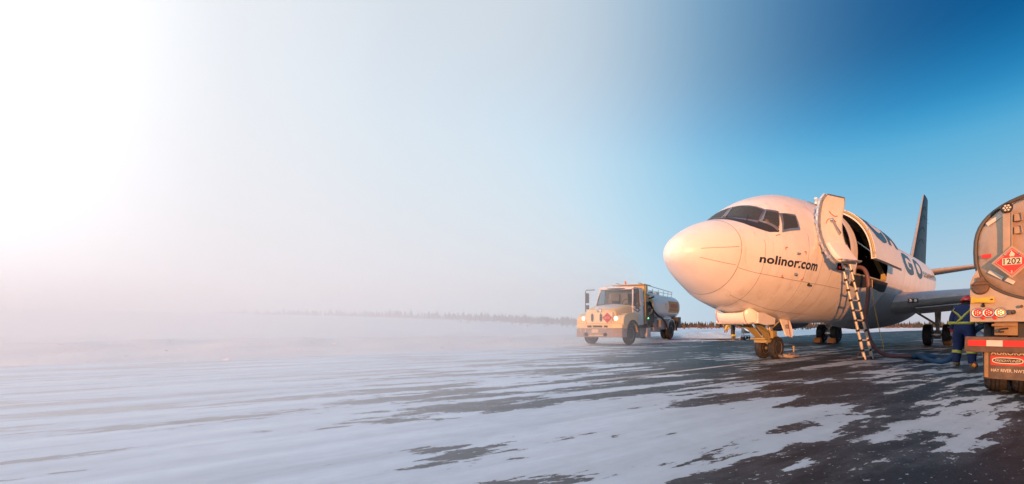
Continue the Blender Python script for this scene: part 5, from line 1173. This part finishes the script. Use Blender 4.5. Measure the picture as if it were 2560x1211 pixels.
for s_ in (-1, 1):
    b_ = MB(); arc = [(5.6 + .66 * math.cos(R(a_)), .55 + .66 * math.sin(R(a_))) for a_ in range(175, -6, -9)]; arc2 = [(5.6 + .70 * math.cos(R(a_)), .55 + .70 * math.sin(R(a_))) for a_ in range(-5, 176, 9)]
    b_.prism([(s_ * .74, y, z) for y, z in arc + arc2], (0, 0, 0), (s_ * .48, 0, 0)); b_.build('mudguard', 'bare_metal', ft, smooth=30)
    MB().box((s_ * 1.0, 6.55, .80), (.5, .03, .62)).build('mud_flap', 'black_rubber', ft)
b_ = MB(); b_.box((.95, 7.2, 1.02), (.5, .6, .7)); b_.build('rear_locker', 'dark_grey', ft, bevel=.02)
b_ = MB(); b_.tube(smoothpath([(1.12, 2.3, 2.2), (1.2, 2.6, 1.75), (1.22, 3.2, 1.45), (1.2, 4.2, 1.2), (1.22, 4.9, .6), (1.3, 5.2, .1)], 6), .055, 8); b_.build('delivery_hose', 'black_rubber', ft)
b_ = MB(); b_.tube([(1.1, 2.25, 2.35), (1.45, 2.1, 2.42)], .05, 8); b_.build('swivel_elbow', 'black_paint', ft)

# dark delivery hose across the ground from the fuel truck to the worker behind the nose gear
b_ = MB(); b_.tube(smoothpath([(-2.15, 23.55, .13), (-1.8, 23.3, .05), (-.9, 23.9, .05), (.6, 24.3, .05), (2.0, 24.6, .05), (2.9, 24.9, .05)], 6), .05, 8)
tag(b_.build('ground_hose', 'black_rubber'), 'black delivery hose lying from the fuel truck along the snow edge', 'hose')

# ================================================================ ladder, hoses, chocks
la = empty('telescopic_ladder', (4.60, 10.42, 0)); tag(la, 'tall aluminium telescopic ladder leaning against the open entry door', 'ladder')
LB = Vector((4.60, 10.42, 0.0)); LT = W(4.78, 1.86, 2.86); WV = Vector((.80, .60, 0)); hw = .19
ldir = (LT - LB); nst = 10
for s_ in (-1, 1):
    for k in range(nst):
        r_ = .044 - .0017 * k
        a_ = LB + ldir * (k / nst) + WV * s_ * hw; c_ = LB + ldir * ((k + 1) / nst) + WV * s_ * hw
        b_ = MB(); b_.tube([a_ + Vector((0, 0, .02)), c_], r_, 12); b_.build('rail', 'alu_ladder', la, off=LB)
    b_ = MB(); q = LB + WV * s_ * hw; b_.tube([q + Vector((0, 0, .0)), q + ldir.normalized() * .10], .042, 12); b_.build('foot', 'black_rubber', la, off=LB)
    b_ = MB(); q = LB + WV * s_ * hw + ldir * .13; b_.tube([q, q + ldir.normalized() * .10], .0435, 12); b_.build('warning_sticker', 'tape_white', la, off=LB)
for k in range(1, nst + 1):
    q = LB + ldir * (k / nst); b_ = MB(); b_.tube([q - WV * hw, q + WV * hw], .022, 8); rg = b_.build('rung', 'alu_ladder', la, off=LB)
    for s_ in (-1, 1): MB().tube([q + WV * s_ * hw - ldir.normalized() * .03, q + WV * s_ * hw + ldir.normalized() * .03], .050, 10).build('rung_collar', 'black_paint', rg, off=LB)
st = MB(); st.tube([LB - WV * hw + ldir * .11, LB - WV * hw + Vector((-.28, .02, .02))], .014, 6); st.build('stabiliser_strap', 'black_rubber', la, off=LB)

hs = [W(6.15, .9, 2.66), W(6.12, 1.5, 2.78), W(6.10, 1.88, 2.80), W(6.08, 2.06, 2.55), W(6.06, 2.10, 2.0), Vector((4.82, 11.12, 1.1)), Vector((4.92, 11.06, .55)), Vector((5.10, 10.98, .24)), Vector((5.36, 10.90, .09)), Vector((5.70, 10.80, .07)), Vector((5.95, 10.74, .07))]
b_ = MB(); b_.tube(smoothpath(hs, 7), .062, 14); tag(b_.build('suction_hose', 'hose_brown'), 'thick brown hose hanging from the cargo opening down to the apron', 'hose')
hb_ = [(5.95, 10.74, .07), (6.35, 10.6, .06), (6.62, 10.75, .06), (6.62, 11.05, .06), (6.3, 11.1, .06), (6.0, 10.4, .11), (5.80, 9.65, .06), (5.82, 9.25, .06), (5.92, 9.0, .16), (5.95, 8.75, .40), (6.02, 8.55, .68), (6.22, 8.40, .93), (6.55, 8.30, 1.02)]
b_ = MB(); b_.tube(smoothpath(hb_, 7), .066, 14); tag(b_.build('blue_hose', 'hose_blue'), 'slack blue hose looping over the apron to the worker in the red helmet', 'hose')
co = [W(7.0, 1.95, 2.5), W(7.0, 1.98, 1.9), Vector((5.55, 11.85, .9)), Vector((5.62, 11.7, .35)), Vector((5.55, 11.5, .06)), Vector((5.60, 11.2, .03)), Vector((5.72, 11.0, .03))]
b_ = MB(); b_.tube(smoothpath(co, 6), .010, 6); tag(b_.build('yellow_cord', 'yellow_paint'), 'thin yellow cord hanging from the cargo door sill', 'cord')
# red bag on the cargo floor inside the opening
b_ = MB(); q = W(6.35, 1.20, 2.62)
b_.grid(lambda u, v: Vector((q.x + .22 * math.cos(6.283 * u) * math.sin(math.pi * v) ** .6, q.y + .16 * math.sin(6.283 * u) * math.sin(math.pi * v) ** .6, q.z - .06 + .36 * (1 - v) - .03 * math.sin(9 * u))), 16, 10)
tag(b_.build('red_bag', 'red_paint', merge=True), 'small red bag lying on the cargo floor', 'bag')

def chock(c, rz, mt, label, sx=.30, nm='wheel_chock'):
    rot = Matrix.Rotation(rz, 3, 'Z'); e_ = empty(nm, c, (0, 0, rz)); e_.scale = (1.4, 1.3, 1.4); tag(e_, label, 'chock')
    b_ = MB(); b_.prism([(-.13, -sx / 2, 0), (.13, -sx / 2, 0), (.04, -sx / 2, .19), (-.05, -sx / 2, .19)], (0, 0, 0), (0, sx, 0)); b_.build('wedge', mt, e_, bevel=.012)
    b_ = MB(); b_.tube([(0, -sx / 2, .13), (0, -sx / 2 - .06, .15), (0, -sx / 2 - .06, .08)], .012, 6); b_.build('rope_loop', 'black_rubber', e_)
    return e_
q = W(14.66, -2.98, 0); chock((q.x, q.y, .004), TH, 'orange_paint', 'left one of two orange chocks at the far main wheels')
q = W(14.66, -2.20, 0); chock((q.x, q.y, .004), TH, 'orange_paint', 'right one of two orange chocks at the far main wheels')
# steel chock assembly behind the nose wheels
q = W(4.62, .12, 0); ch_ = empty('nose_wheel_chock', (q.x, q.y, .004), (0, 0, TH)); tag(ch_, 'grey steel chock frame with upright handle behind the nose wheels', 'chock')
b_ = MB(); b_.box((.02, 0, .05), (.20, .62, .09)); b_.box((.28, -.1, .03), (.4, .34, .04)); b_.build('base_bar', 'box_grey', ch_, bevel=.012)
b_ = MB(); b_.tube([(-.25, -.30, .11), (.10, -.28, .13), (.38, -.05, .06)], .04, 8); b_.build('link_arm', 'frame_metal', ch_)
b_ = MB(); b_.tube([(.20, -.22, .04), (.20, -.22, .30)], .022, 8); b_.box((.20, -.22, .31), (.05, .05, .06)); b_.build('upright_handle', 'primer', ch_)
b_ = MB(); b_.box((.42, -.02, .08), (.16, .18, .10)); b_.build('ratchet_block', 'rust_steel', ch_, bevel=.012)

# ================================================================ people
def person(name, J, rad, bones, mats, matfn, loc, rz, label):
    """one continuous skinned body; J joints, bones edges, matfn(point) -> slot"""
    root = empty(name, loc, (0, 0, rz)); tag(root, label, 'person')
    me = bpy.data.meshes.new('body'); keys = list(J); me.from_pydata([J[k] for k in keys], [(keys.index(a_), keys.index(c_)) for a_, c_ in bones], [])
    ob = bpy.data.objects.new('body', me); C.objects.link(ob)
    md = ob.modifiers.new('skin', 'SKIN'); sv = me.skin_vertices[0].data
    for i, k in enumerate(keys):
        r_ = rad[k]; sv[i].radius = (r_, r_) if not isinstance(r_, tuple) else r_; sv[i].use_root = (k == 'pelvis')
    md.use_smooth_shade = True; sb = ob.modifiers.new('sub', 'SUBSURF'); sb.levels = 2; sb.render_levels = 2
    dg = bpy.context.evaluated_depsgraph_get(); nm = bpy.data.meshes.new_from_object(ob.evaluated_get(dg)); bpy.data.objects.remove(ob)
    for m_ in mats: nm.materials.append(MATS[m_])
    for f in nm.polygons: f.material_index = matfn(f.center); f.use_smooth = True
    nm.name = 'body'; o = bpy.data.objects.new('body', nm); C.objects.link(o); o.parent = root
    return root
def band(a_, c_, f, r_, w_, name, mt, root, sq=1.0):
    a_ = Vector(a_); c_ = Vector(c_); p_ = a_.lerp(c_, f); d = (c_ - a_).normalized()
    MB().lathe([(r_ - .015, -w_ / 2 - .004), (r_, -w_ / 2), (r_, w_ / 2), (r_ - .015, w_ / 2 + .004)], p_, d, 18, closed=True).build(name, mt, root)
def glove(root, wrist, d, side, mt='glove_grey', cuff='cuff_red'):
    """gloved hand hanging from the wrist along d: palm, four fingers, thumb"""
    w_ = Vector(wrist); d = Vector(d).normalized(); sd = Vector(side).normalized(); nn = d.cross(sd)
    b_ = MB(); b_.tube([w_ - d * .02, w_ + d * .03, w_ + d * .09, w_ + d * .10], [.032, .042, .046, .03], 10)
    for k, L in enumerate((.062, .075, .070, .055)):
        s0 = w_ + d * .09 + sd * (-.030 + .02 * k); b_.tube([s0, s0 + d * L * .5 + nn * .008, s0 + d * L * .9 + nn * .028], [.0125, .0115, .009], 8)
    s0 = w_ + d * .035 - sd * .035; b_.tube([s0, s0 + d * .035 - sd * .022, s0 + d * .065 - sd * .022 + nn * .012], [.014, .013, .010], 8)
    b_.build('glove', mt, root)
    MB().lathe([(.052, -.07), (.056, 0), (.045, .02), (.030, .02)], w_ - d * .01, d, 14).build('glove_cuff', cuff, root)
# worker beside the tank truck: turned to the truck (local +x is where he faces), head bowed, near arm hanging
Jw = dict(pelvis=(0, 0, .90), waist=(.02, 0, 1.02), chest=(.06, 0, 1.22), neck=(.12, 0, 1.37), head=(.185, 0, 1.43), crown=(.215, 0, 1.51),
          sR=(.07, -.172, 1.31), eR=(.22, -.25, 1.07), wR=(.42, -.16, 1.0), sL=(.05, .175, 1.31), eL=(-.01, .235, 1.06), wL=(.04, .245, .81),
          hL=(0, .105, .85), kL=(.05, .14, .48), aL=(-.02, .15, .10), tL=(.14, .17, .05), hR=(0, -.105, .85), kR=(.02, -.15, .48), aR=(-.05, -.18, .10), tR=(.11, -.21, .05))
rw = dict(pelvis=.172, waist=.168, chest=.178, neck=.08, head=.10, crown=.085, sL=.105, eL=.075, wL=.055, sR=.105, eR=.075, wR=.055, hL=.13, kL=.10, aL=.082, tL=.05, hR=.13, kR=.10, aR=.082, tR=.05)
bn = [('pelvis', 'waist'), ('waist', 'chest'), ('chest', 'neck'), ('neck', 'head'), ('head', 'crown'), ('chest', 'sL'), ('sL', 'eL'), ('eL', 'wL'), ('chest', 'sR'), ('sR', 'eR'), ('eR', 'wR'), ('pelvis', 'hL'), ('hL', 'kL'), ('kL', 'aL'), ('aL', 'tL'), ('pelvis', 'hR'), ('hR', 'kR'), ('kR', 'aR'), ('aR', 'tR')]
def mfw(c):
    if c.z > 1.36 and c.x > .06 and abs(c.y) < .125: return 1
    if c.z < .115: return 2
    return 0
w1 = person('person', Jw, rw, bn, ['coverall_blue', 'balaclava', 'boot_tan'], mfw, (5.85, 8.43, .004), R(33), 'worker in blue coverall and red helmet stooping by the tank truck')
# hard hat
hc = Vector((.20, 0, 1.475)); ht = Vector((.30, 0, 1)).normalized(); b_ = MB()
b_.lathe([(.150, -.006), (.152, 0), (.136, .012), (.132, .05), (.115, .095), (.075, .128), (.03, .14), (0, .141)], hc, ht, 26)
hz_ = ht.cross(Vector((0, 1, 0))); b_.build('helmet_shell', 'helmet_red', w1)
b_ = MB(); b_.grid(lambda u, v: hc + (Vector((0, 1, 0)).cross(ht) * -1) * 0 + Vector((1, 0, -.30)).normalized() * ((.125 + .085 * v) * math.cos(R(-70 + 140 * u))) + Vector((0, 1, 0)) * ((.125 + .06 * v) * math.sin(R(-70 + 140 * u))) + ht * (.0 - .012 * v), 12, 3); b_.build('helmet_peak', 'helmet_red', w1)
b_ = MB(); b_.tube([hc + ht * (.143 * math.cos(R(a_))) + Vector((1, 0, -.3)).normalized() * .137 * math.sin(R(a_)) for a_ in range(-70, 71, 10)], .014, 6); b_.build('helmet_ridge', 'helmet_red', w1)
for s_ in (-1, 1): 
    q = hc + ht * .045 + Vector((0, s_ * .130, 0)); MB().box(q, (.07, .008, .03)).build('helmet_sticker', 'tape_white', w1)
MB().box(hc + ht * .05 + Vector((1, 0, -.3)).normalized() * .132, (.01, .08, .03)).build('helmet_sticker', 'tape_white', w1)
# reflective bands: belt, shoulder straps, sleeves, calves
def hug(pts, w_, root, mt='hivis_yellow'):
    b_ = MB(); P3 = [Vector(q) for q in pts]
    ctr = Vector((.05, 0, 1.2))
    for i, q in enumerate(P3):
        tg = (P3[min(i + 1, len(P3) - 1)] - P3[max(i - 1, 0)]).normalized(); out = Vector((q.x - .05, q.y, 0)).normalized(); sd = tg.cross(out).normalized() * w_ / 2
        b_.v += [tuple(q + sd), tuple(q - sd)]
    b_.f = [(2 * i, 2 * i + 2, 2 * i + 3, 2 * i + 1) for i in range(len(P3) - 1)]; b_.mi = [0] * len(b_.f)
    o = b_.build('reflective_band', mt, root); sm = o.modifiers.new('thick', 'SOLIDIFY'); sm.thickness = .008
def trunk_pt(body, o_root, ang, z):
    """radius of the body at height z in direction ang (degrees), measured on the mesh itself"""
    best = 0.12; c0 = Vector(((z - .90) * .2, 0)); dv = Vector((math.cos(R(ang)), math.sin(R(ang))))
    for v in body.data.vertices:
        if abs(v.co.z - z) < .035:
            r_ = Vector((v.co.x - c0.x, v.co.y))
            if r_.length > 1e-4 and r_.normalized().dot(dv) > .97 and r_.length < .26: best = max(best, r_.length)
    return Vector((c0.x + dv.x * (best + .008), dv.y * (best + .008), z))
bd = [c for c in w1.children if c.name.startswith('body')][0]
hug([trunk_pt(bd, w1, a_, 1.00) for a_ in range(0, 361, 15)], .055, w1)
for s_ in (-1, 1):
    hug([trunk_pt(bd, w1, 180 + s_ * 28, 1.02), trunk_pt(bd, w1, 180 - s_ * 0, 1.10), trunk_pt(bd, w1, 180 - s_ * 25, 1.19), trunk_pt(bd, w1, 180 - s_ * 50, 1.28), Vector((.07, s_ * .13, 1.425)), trunk_pt(bd, w1, s_ * 45, 1.26), trunk_pt(bd, w1, s_ * 35, 1.15), trunk_pt(bd, w1, s_ * 30, 1.02)], .045, w1)
for a_, c_, f, r_ in (('eR', 'wR', .15, .084), ('eL', 'wL', .2, .082), ('kR', 'aR', .35, .104), ('kL', 'aL', .35, .104)):
    band(Jw[a_], Jw[c_], f, r_, .06, 'reflective_band', 'hivis_yellow', w1)
glove(w1, Jw['wL'], (.12, .0, -1), (1, 0, 0)); glove(w1, Jw['wR'], (.9, .1, -.3), (0, 1, 0))
MB().lathe([(.0, .0), (.055, .0), (.05, .02), (0, .03)], (.285, 0, 1.43), (1, 0, -.1), 12).build('goggles', 'black_paint', w1)

# worker bending forward behind the nose gear
Jb = dict(pelvis=(0, 0, .92), waist=(.12, 0, 1.00), chest=(.34, 0, 1.06), neck=(.50, 0, 1.05), head=(.58, 0, 1.00), crown=(.66, 0, .96),
          sL=(.34, .19, 1.04), eL=(.42, .24, .80), wL=(.52, .18, .60), sR=(.34, -.19, 1.04), eR=(.42, -.24, .80), wR=(.52, -.18, .60),
          hL=(0, .11, .86), kL=(.03, .15, .48), aL=(-.03, .17, .09), tL=(.13, .19, .05), hR=(0, -.11, .86), kR=(.03, -.15, .48), aR=(-.03, -.17, .09), tR=(.13, -.19, .05))
rb = dict(rw); rb.update(kL=.10, kR=.10, aL=.092, aR=.092)
def mfb(c):
    if c.z < .11: return 2
    if c.x > .44 and abs(c.y) < .13 and c.z > .86: return 3
    if c.z > .80 and c.x > .10: return 1
    if c.x > .28: return 1
    return 0
w2 = person('person', Jb, rb, bn, ['bunker_dark', 'bunker_tan', 'boot_tan', 'balaclava'], mfb, (2.12, 25.6, .004), R(155), 'worker in dark and yellow protective suit bending down beyond the nose gear')
for a_, c_, f, r_, w_ in (('kR', 'aR', .55, .115, .13), ('kL', 'aL', .55, .115, .13), ('eR', 'wR', .5, .075, .08), ('eL', 'wL', .5, .075, .08), ('waist', 'chest', .0, .185, .08), ('waist', 'chest', .8, .205, .07)):
    band(Jb[a_], Jb[c_], f, r_, w_, 'reflective_band', 'hivis_yellow', w2)
glove(w2, Jb['wR'], (.3, 0, -1), (1, 0, 0)); glove(w2, Jb['wL'], (.3, 0, -1), (1, 0, 0))
b_ = MB(); hc2 = Vector((.62, 0, 1.0)); h2 = Vector((.75, 0, .45)).normalized(); b_.lathe([(.16, -.01), (.16, 0), (.13, .02), (.12, .07), (.07, .13), (0, .145)], hc2, h2, 22); b_.build('helmet_shell', 'hivis_yellow', w2)
# equipment cart in front of him
q = Vector((2.95, 25.5, .004)); ct = empty('hose_cart', q, (0, 0, R(20))); tag(ct, 'small grey equipment cart standing beside the bending worker', 'cart')
b_ = MB(); b_.box((0, 0, .62), (.42, .34, .42)); b_.box((0, 0, .24), (.5, .4, .06)); b_.build('cabinet', 'box_grey', ct, bevel=.02)
for x in (-.2, .2):
    for y_ in (-.18, .18): MB().lathe([(.09, -.025), (.10, 0), (.09, .025), (0, .025)], (x, y_, .10), (0, 1, 0), 14).build('castor', 'black_rubber', ct)
b_ = MB(); b_.tube([(-.2, -.15, .24), (-.26, -.15, .95), (-.26, .15, .95), (-.2, .15, .24)], .018, 6); b_.build('push_handle', 'frame_metal', ct)
MB().box((-.1, -.18, .70), (.12, .012, .12)).build('gauge_panel', 'tape_white', ct)

# pilot behind the side window
Jp = dict(pelvis=(0, 0, .12), waist=(-.02, 0, .26), chest=(-.03, 0, .46), neck=(.0, 0, .62), head=(.03, 0, .70), crown=(.03, 0, .80),
          sL=(-.03, .18, .56), eL=(.12, .22, .36), wL=(.30, .16, .40), sR=(-.03, -.18, .56), eR=(.12, -.22, .36), wR=(.30, -.16, .40),
          hL=(.05, .09, .12), kL=(.42, .12, .16), aL=(.50, .12, -.22), tL=(.62, .12, -.26), hR=(.05, -.09, .12), kR=(.42, -.12, .16), aR=(.50, -.12, -.22), tR=(.62, -.12, -.26))
def mfp(c):
    if c.z > .60 and abs(c.y) < .12: return 2 if (c.z > .765 or c.x < -.02) else 1
    if c.x > .27 and c.z > .30: return 1
    return 0
rp_ = dict(rw); rp_.update(aL=.06, aR=.06, hL=.10, hR=.10, kL=.08, kR=.08, chest=.17, waist=.15, pelvis=.15)
w3 = person('person', Jp, rp_, bn, ['pilot_dark', 'skin', 'hair_brown'], mfp, W(2.72, .62, 3.02), TH + math.pi, 'person in dark jacket sitting inside the aircraft cockpit')
b_ = MB(); b_.tube([(.03 + .0 * math.cos(R(a_)), .115 * math.cos(R(a_)), .73 + .115 * math.sin(R(a_))) for a_ in range(0, 181, 15)], .012, 6); b_.lathe([(.0, -.02), (.035, -.02), (.035, .02), (0, .02)], (.03, -.115, .72), (0, 1, 0), 12); b_.lathe([(.0, -.02), (.035, -.02), (.035, .02), (0, .02)], (.03, .115, .72), (0, 1, 0), 12); b_.build('headset', 'black_paint', w3)
b_ = MB(); b_.lathe([(0, .03), (.014, .012), (.018, 0)], (.125, 0, .71), (1, 0, -.3), 8); b_.build('nose', 'skin', w3)
bpy.context.view_layer.update()

# thing > part > sub-part and no further: deeper pieces hang from their part
def depth(o):
    d = 0
    while o.parent: o = o.parent; d += 1
    return d
for o in [o for o in sc.objects if depth(o) > 2]:
    a_ = o
    while depth(a_) > 1: a_ = a_.parent
    o.parent = a_
for o in [o for o in sc.objects if o.type == 'EMPTY' and o.parent and not o.children]: bpy.data.objects.remove(o)
